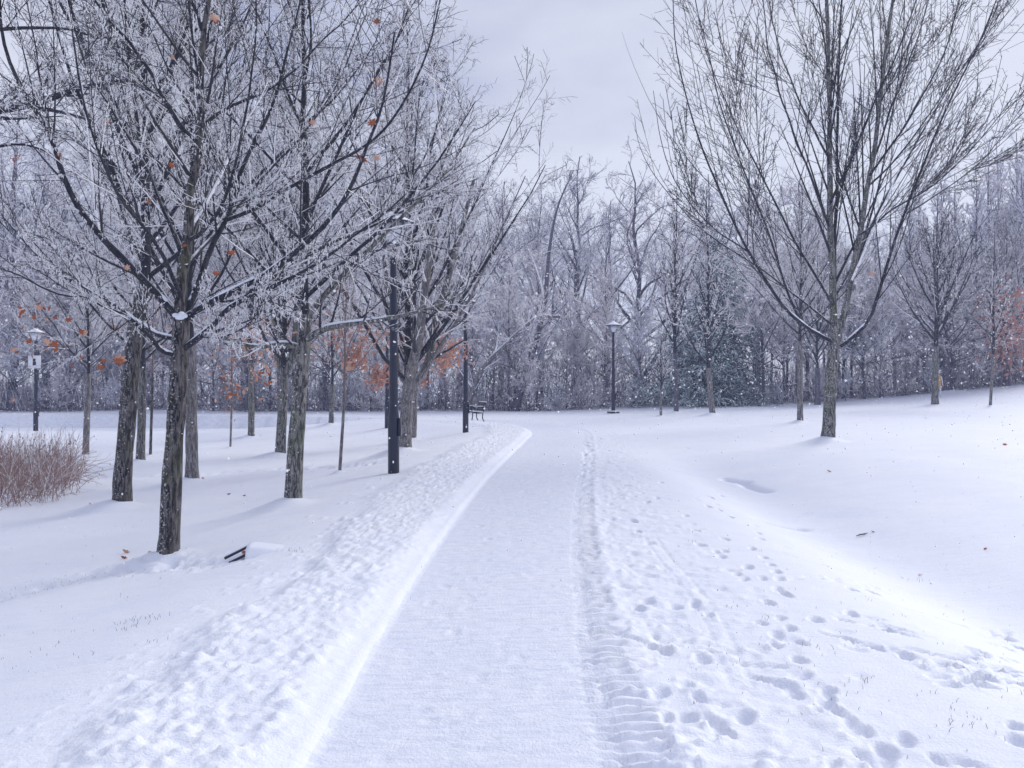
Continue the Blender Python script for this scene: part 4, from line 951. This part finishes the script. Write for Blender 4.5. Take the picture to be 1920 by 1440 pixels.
# ------------------------------------------------------------------ bench
pb = place(893, 789); bench = empty('park_bench', tuple(pb + np.array([0, 0, .01])), RAD(14)); setp(bench, 'small iron and wood bench dusted with snow beside the second lamp post', 'bench')
BL = 1.5
for k in range(5):
    pk = Pack(); pk.box((-.30 + k * .105, 0, .43 - .012 * k), (.085, BL, .03)); obj('seat_slat', pk.mesh('seat_slat', [M_WOOD], False), bench)
    pk = Pack(); pk.box((-.30 + k * .105, 0, .462 - .012 * k), (.09, BL + .01, .034)); obj('snow_strip', pk.mesh('snow_strip', [M_CAP], False), bench)
for k in range(4):
    pk = Pack(); pk.box((.19 + k * .035, 0, .52 + k * .10), (.028, BL, .08), tilt=.3); obj('back_slat', pk.mesh('back_slat', [M_WOOD], False), bench)
pk = Pack(); pk.box((.31, 0, .872), (.05, BL + .01, .035)); obj('snow_strip', pk.mesh('snow_strip', [M_CAP], False), bench)
for s in (-1, 1):
    y = s * (BL / 2 - .06)
    fr = [[(-.36, y, -.02), (-.32, y, .16), (-.30, y, .41)], [(.22, y, -.02), (.15, y, .15), (.17, y, .40)], [(.17, y, .40), (.24, y, .62), (.33, y, .86), (.38, y, .88)], [(-.30, y, .40), (-.1, y, .37), (.17, y, .38)]]
    for nm, c_ in zip(('leg', 'leg', 'back_post', 'seat_rail'), fr):
        V_, Q_ = tubes(spl(c_, 8)[None], np.full((1, 8), .024), 6); obj(nm, mesh_data(nm, V_, Q_, [M_POLE]), bench)
    V_, Q_ = tubes(spl([(-.31, y, .41), (-.36, y, .55), (-.30, y, .66), (-.1, y, .66), (.22, y, .62)], 14)[None], np.full((1, 14), .022), 6); obj('armrest', mesh_data('armrest', V_, Q_, [M_POLE]), bench)
    pk = Pack(); pk.box((-.06, y, .684), (.46, .05, .025)); obj('snow_strip', pk.mesh('snow_strip', [M_CAP], False), bench)

# ------------------------------------------------------------------ drain headwall poking out of the bank
ph = place(455, 1038)
hw = empty('culvert_headwall', (ph[0], ph[1], ph[2]), RAD(4)); setp(hw, 'snow-buried drain headwall with two dark boards poking out of the bank left of the path', 'headwall')
pk = Pack(); pk.box((.22, .06, -.02), (.34, .12, .16)); obj('wall', pk.mesh('wall', [M_STONE], False), hw)
for k, (dz, dy, ln) in enumerate(((.005, 0, .32), (-.05, -.035, .26))):
    pk = Pack(); pk.box((-.04 + .03 * k, dy, dz + .02), (ln, .035, .028), tilt=-.46); obj('board', pk.mesh('board', [M_BOARD], False), hw)
    pk = Pack(); pk.box((-.04 + .03 * k, dy - .002, dz + .04), (ln * .96, .030, .012), tilt=-.46); obj('snow_strip', pk.mesh('snow_strip', [M_CAP], False), hw)
n_ = 18; t_ = np.linspace(0, 1, n_); prof = []
for q in t_:
    h_ = .12 * (1 - q ** 1.2) - .01; w_ = .14 + .06 * q
    prof.append([(.07 + .75 * q, -w_ * 1.6, -.10), (.07 + .75 * q, -w_, h_ * .75), (.07 + .75 * q, -w_ * .5, h_), (.07 + .75 * q, w_ * .6, h_), (.07 + .75 * q, w_ * 1.3, h_ * .7), (.07 + .75 * q, w_ * 2, -.10)])
prof = np.array(prof); ii_ = (np.arange(n_ - 1) * 6)[:, None] + np.arange(5); Qs = np.stack([ii_, ii_ + 6, ii_ + 7, ii_ + 1], -1).reshape(-1, 4)
Qs = np.concatenate([Qs, [[0, 1, 4, 5], [1, 2, 3, 4]]])
so = obj('snow_cap', mesh_data('snow_cap', prof.reshape(-1, 3), Qs, [M_CAP]), hw)
o = obj('fallen_leaf', LEAF_ME); o.location = (ph[0] + .03, ph[1] - .07, ph[2] + .03); o.scale = (.05,) * 3; o.rotation_euler = (.9, 0, .4)
setp(o, 'orange leaf caught on the dark boards of the snow-buried headwall', 'leaf')

# ------------------------------------------------------------------ reddish dry thicket, far left
rg2 = np.random.default_rng(14)
px = []
while len(px) < 4200:
    u = rg2.uniform(-120, 150); v_ = rg2.uniform(872, 962)
    lim = 962 - 0.55 * max(u, 0) - (12 if u > 80 else 0)
    if v_ < lim: px.append((u, v_))
px = np.array(px[:1])          # ground samples below use world coordinates
a_ = place(-120, 960); b__ = place(150, 875)
n = 2500; x = rg2.uniform(-13.6, -8.7, n); y = rg2.uniform(14.6, 21.5, n)
un = x / y * FPX + 960
edge = 960 + 150 - 960
keep = (x < -8.2 - (y - 14.6) * .52 + rg2.normal(0, .18, n)) & (un > -260)
x, y = x[keep], y[keep]; n = len(x); z = macro(x, y) - .04
L = rg2.uniform(.45, 1.35, n); az = rg2.normal(0, 1.9, n) + .2; inc = np.abs(rg2.normal(.12, .40, n))
P = np.empty((n, 5, 3)); P[:, 0] = np.stack([x, y, z], -1)
for q in range(1, 5):
    ic = inc * (1 + q * .55); d = np.stack([np.cos(az) * np.sin(ic), np.sin(az) * np.sin(ic), np.cos(ic)], -1); P[:, q] = P[:, q - 1] + d * (L / 4)[:, None]
Rr = np.repeat(np.array([[.0065, .0055, .0048, .004, .003]]), n, 0)
pk = Pack(); q_ = rg2.random(n); mi = np.where(q_ < .2, 2, np.where(q_ < .55, 1, 0)); pk.tube(P, Rr, 3, mi)
C1, c1 = children(P, Rr, 3, .25, 1, .32, (15, 40), 3, .03, .08, .8, rg2, .2, .5, .1); pk.tube(C1, c1, 3, np.repeat(mi, 4))
tips = np.stack([P[:, -1], P[:, -1] + np.array([.0, 0, -.035])], 1)[::3]; pk.tube(tips, np.repeat(np.array([[.014, .008]]), len(tips), 0), 4, 0)
tk_ = obj('dry_thicket', pk.mesh('dry_thicket', [M_REED, M_REED2, M_FROST])); setp(tk_, 'reddish brown thicket of dry stems growing from the snow at the far left', 'thicket', None, 'stuff')

# ------------------------------------------------------------------ grass tips, fallen leaves and sticks
rg3 = np.random.default_rng(23); gp = []
def tuft(u, v_, n, sp=.045, h=.026):
    p = place(u, v_)
    for _ in range(n): gp.append((p[0] + rg3.normal(0, sp), p[1] + rg3.normal(0, sp), h * rg3.uniform(.5, 1.4)))
for u, v_, n in ((240, 1168, 12), (275, 1160, 10), (300, 1160, 8), (298, 1200, 5), (545, 1032, 6), (558, 1036, 8), (1376, 1138, 3), (1384, 1138, 3), (1450, 1160, 6), (1515, 1215, 5), (1545, 1222, 4), (1590, 1280, 2), (1620, 1280, 5), (1632, 1275, 4),
                  (1625, 1302, 2), (1728, 1312, 2), (1780, 1358, 3), (1805, 1352, 3), (1830, 1278, 3), (1900, 1300, 3), (1855, 1380, 3), (1725, 1090, 5), (1700, 1085, 4), (1510, 965, 3), (1290, 1016, 4), (1575, 1300, 2), (240, 1178, 10), (95, 1212, 5), (160, 1232, 3)):
    tuft(u, v_, n)
for _ in range(380):
    u, v_ = (rg3.uniform(0, 800), rg3.uniform(900, 1330)) if rg3.random() < .5 else (rg3.uniform(1250, 1920), rg3.uniform(860, 1420))
    if u < 960 and u > 1400 - v_: continue
    tuft(u, v_, 1 + int(rg3.random() < .3), .02, .017)
for tk in (TRK1, TRK2, TRK3):
    for a, c_ in zip(tk[:-1], tk[1:]):
        for _ in range(60):
            t = rg3.random(); q = a * (1 - t) + c_ * t; gp.append((q[0] + rg3.normal(0, .14), q[1] + rg3.normal(0, .16), .03 * rg3.uniform(.4, 1.2)))
gp = np.array(gp); gz0 = np.array([gz(a, c_) for a, c_, _ in gp])
n = len(gp); ln_ = rg3.normal(0, .45, (n, 2)) * gp[:, 2:3]
P = np.stack([np.stack([gp[:, 0], gp[:, 1], gz0 - .012], -1), np.stack([gp[:, 0] + ln_[:, 0] * .4, gp[:, 1] + ln_[:, 1] * .4, gz0 + gp[:, 2] * .6], -1), np.stack([gp[:, 0] + ln_[:, 0], gp[:, 1] + ln_[:, 1], gz0 + gp[:, 2]], -1)], 1)
pk = Pack(); pk.tube(P, np.repeat(np.array([[.0016, .0012, .0004]]), n, 0), 3)
o = obj('grass', pk.mesh('grass', [M_GRASS])); setp(o, 'scattered dry grass tips poking through the snow', 'grass', None, 'stuff')
for i, (u, v_, s_, lb) in enumerate(((238, 1037, .10, 'curled brown leaf on the snow left of the largest foreground tree, upper of two'), (234, 1048, .08, 'small dark leaf on the snow left of the largest foreground tree, lower of two'),
                                     (281, 1036, .07, 'small dark leaf lying just left of the largest foreground trunk'), (488, 1024, .05, 'tiny red-brown leaf on the snow above the buried headwall, left one'), (496, 1023, .06, 'tiny red-brown leaf on the snow above the buried headwall, right one'),
                                     (380, 898, .10, 'dark leaf beside the foot of the pale grey straight trunk'), (1638, 998, .06, 'small reddish leaf near the dark stick on the right slope'), (1847, 1030, .06, 'tan leaf alone on the right slope below the slender tree'),
                                     (1556, 885, .10, 'dark leaf on the snow below the tall vase-shaped tree'), (1883, 835, .10, 'dark leaf high on the right slope near the frame edge'), (1725, 1079, .05, 'dark leaf on the floor of the ditch at right'),
                                     (430, 928, .08, 'leaf on the snow midway between the pale trunk and the speckled tree, left one'), (459, 930, .07, 'leaf on the snow midway between the pale trunk and the speckled tree, right one'), (169, 946, .08, 'small leaf on the snow right of the reddish thicket'))):
    p = place(u, v_); o = obj('fallen_leaf', LEAF_ME if i % 2 else LEAF_ME2); o.location = (p[0], p[1], gz(p[0], p[1]) + s_ * .25); o.scale = (s_ * .8,) * 3; o.rotation_euler = (rl.uniform(-.5, .5) + .5, rl.uniform(-.4, .4), rl.random() * 6)
    setp(o, lb, 'leaf')
p = place(1616, 1005); C = np.array([(-.08, -.02, .0), (-.02, 0, .015), (.04, .01, .02), (.09, .03, .03)]); V_, Q_ = tubes(C[None], np.array([[.006, .010, .010, .004]]), 8)
o = obj('stick', mesh_data('stick', V_, Q_, [M_BARK])); o.location = (p[0], p[1], gz(p[0], p[1]) + .01); setp(o, 'short dark broken stick lying on the right slope', 'stick')

# ------------------------------------------------------------------ person in an ochre coat half behind the fan-shaped tree
pp = place(1759, 746)
per = empty('person', (pp[0], pp[1], pp[2])); per.scale = (.86,) * 3; setp(per, 'person in an ochre coat and pale trousers half hidden behind the fan-shaped tree', 'person')
def skin_body():
    J = [((0, 0, .92), .15), ((0, 0, 1.12), .15), ((0, 0, 1.32), .17), ((0, 0, 1.44), .10), ((0, 0, 1.52), .055), ((0, -.01, 1.62), .095), ((0, 0, 1.72), .085),
         ((-.10, 0, .86), .11), ((-.11, .03, .48), .07), ((-.11, .06, .09), .05), ((-.11, -.08, .04), .045), ((.10, 0, .86), .11), ((.12, -.04, .48), .07), ((.12, -.05, .09), .05), ((.12, -.19, .04), .045),
         ((-.19, 0, 1.38), .075), ((-.26, .02, 1.12), .055), ((-.24, -.10, .90), .04), ((-.23, -.14, .80), .04), ((.19, 0, 1.38), .075), ((.26, .0, 1.12), .055), ((.24, -.12, .90), .04), ((.23, -.16, .80), .04)]
    Ed = [(0, 1), (1, 2), (2, 3), (3, 4), (4, 5), (5, 6), (0, 7), (7, 8), (8, 9), (9, 10), (0, 11), (11, 12), (12, 13), (13, 14), (2, 15), (15, 16), (16, 17), (17, 18), (2, 19), (19, 20), (20, 21), (21, 22)]
    me = bpy.data.meshes.new('body'); me.from_pydata([j[0] for j in J], Ed, []); o = obj('body', me, per)
    m_ = o.modifiers.new('skin', 'SKIN'); m_.use_smooth_shade = True
    for i, j in enumerate(J): me.skin_vertices[0].data[i].radius = (j[1], j[1] * .8)
    me.skin_vertices[0].data[0].use_root = True
    s = o.modifiers.new('sub', 'SUBSURF'); s.levels = 2; s.render_levels = 2
    me.materials.append(M_WHITE)
skin_body()
pk = Pack(); pk.lathe([(.20, .72), (.215, .8), (.18, 1.05), (.20, 1.32), (.17, 1.43), (.07, 1.49)], 16); cm = pk.mesh('coat', [M_OCHRE]); o = obj('coat', cm, per); o.scale = (1, .72, 1)
pk = Pack(); pk.lathe([(.088, 1.60), (.105, 1.64), (.10, 1.72), (.06, 1.79), (0, 1.80)], 14); obj('hat', pk.mesh('hat', [M_WHITE]), per)
pk = Pack(); pk.lathe([(0, 1.52), (.05, 1.53), (.075, 1.58), (.08, 1.63), (.0, 1.66)], 12, 0, (0, -.02, 0)); obj('face', pk.mesh('face', [M_SKIN]), per)

# ------------------------------------------------------------------ falling snow
rs = np.random.default_rng(99); n = 8500
y = 3.5 + 44 * rs.random(n) ** .8; x = rs.uniform(-.66, .66, n) * y * 1.1; z = rs.uniform(.3, 1.0, n) * 0 + rs.random(n) * (2.0 + y * .14) + .05
gzv = macro(x, y); z = np.maximum(z, gzv + .15)
r = (0.0026 + .00052 * y) * (.45 + 1.5 * rs.random(n) ** 3)
octv = np.array([(1, 0, 0), (-1, 0, 0), (0, 1, 0), (0, -1, 0), (0, 0, 1), (0, 0, -1)], float); tri = np.array([(0, 2, 4), (2, 1, 4), (1, 3, 4), (3, 0, 4), (2, 0, 5), (1, 2, 5), (3, 1, 5), (0, 3, 5)])
V_ = (octv[None] * rs.uniform(.6, 1.4, (n, 1, 3)) * r[:, None, None] + np.stack([x, y, z], -1)[:, None]).reshape(-1, 3)
o = obj('falling_snow', mesh_data('falling_snow', V_, (tri[None] + (np.arange(n) * 6)[:, None, None]).reshape(-1, 3), [M_FLAKE], None, False)); setp(o, 'fine snowflakes drifting through the air above the park', 'snowflakes', None, 'stuff')

tot = sum(len(me.loops) - 2 * len(me.polygons) for me in bpy.data.meshes)
print('UNIQUE TRIANGLES', tot)

# ------------------------------------------------------------------ thin snowy air
pk = Pack(); pk.box((0, 60, 12.5), (300, 300, 30)); hm = bpy.data.materials.new('haze'); hm.use_nodes = True
nt = hm.node_tree; nt.nodes.remove(nt.nodes['Principled BSDF']); pv = nt.nodes.new('ShaderNodeVolumePrincipled')
pv.inputs['Color'].default_value = (0.62, 0.70, 1.0, 1); pv.inputs['Density'].default_value = 0.0013
nt.links.new(pv.outputs[0], nt.nodes['Material Output'].inputs['Volume'])
setp(obj('haze', pk.mesh('haze', [hm], False)), kind='stuff')
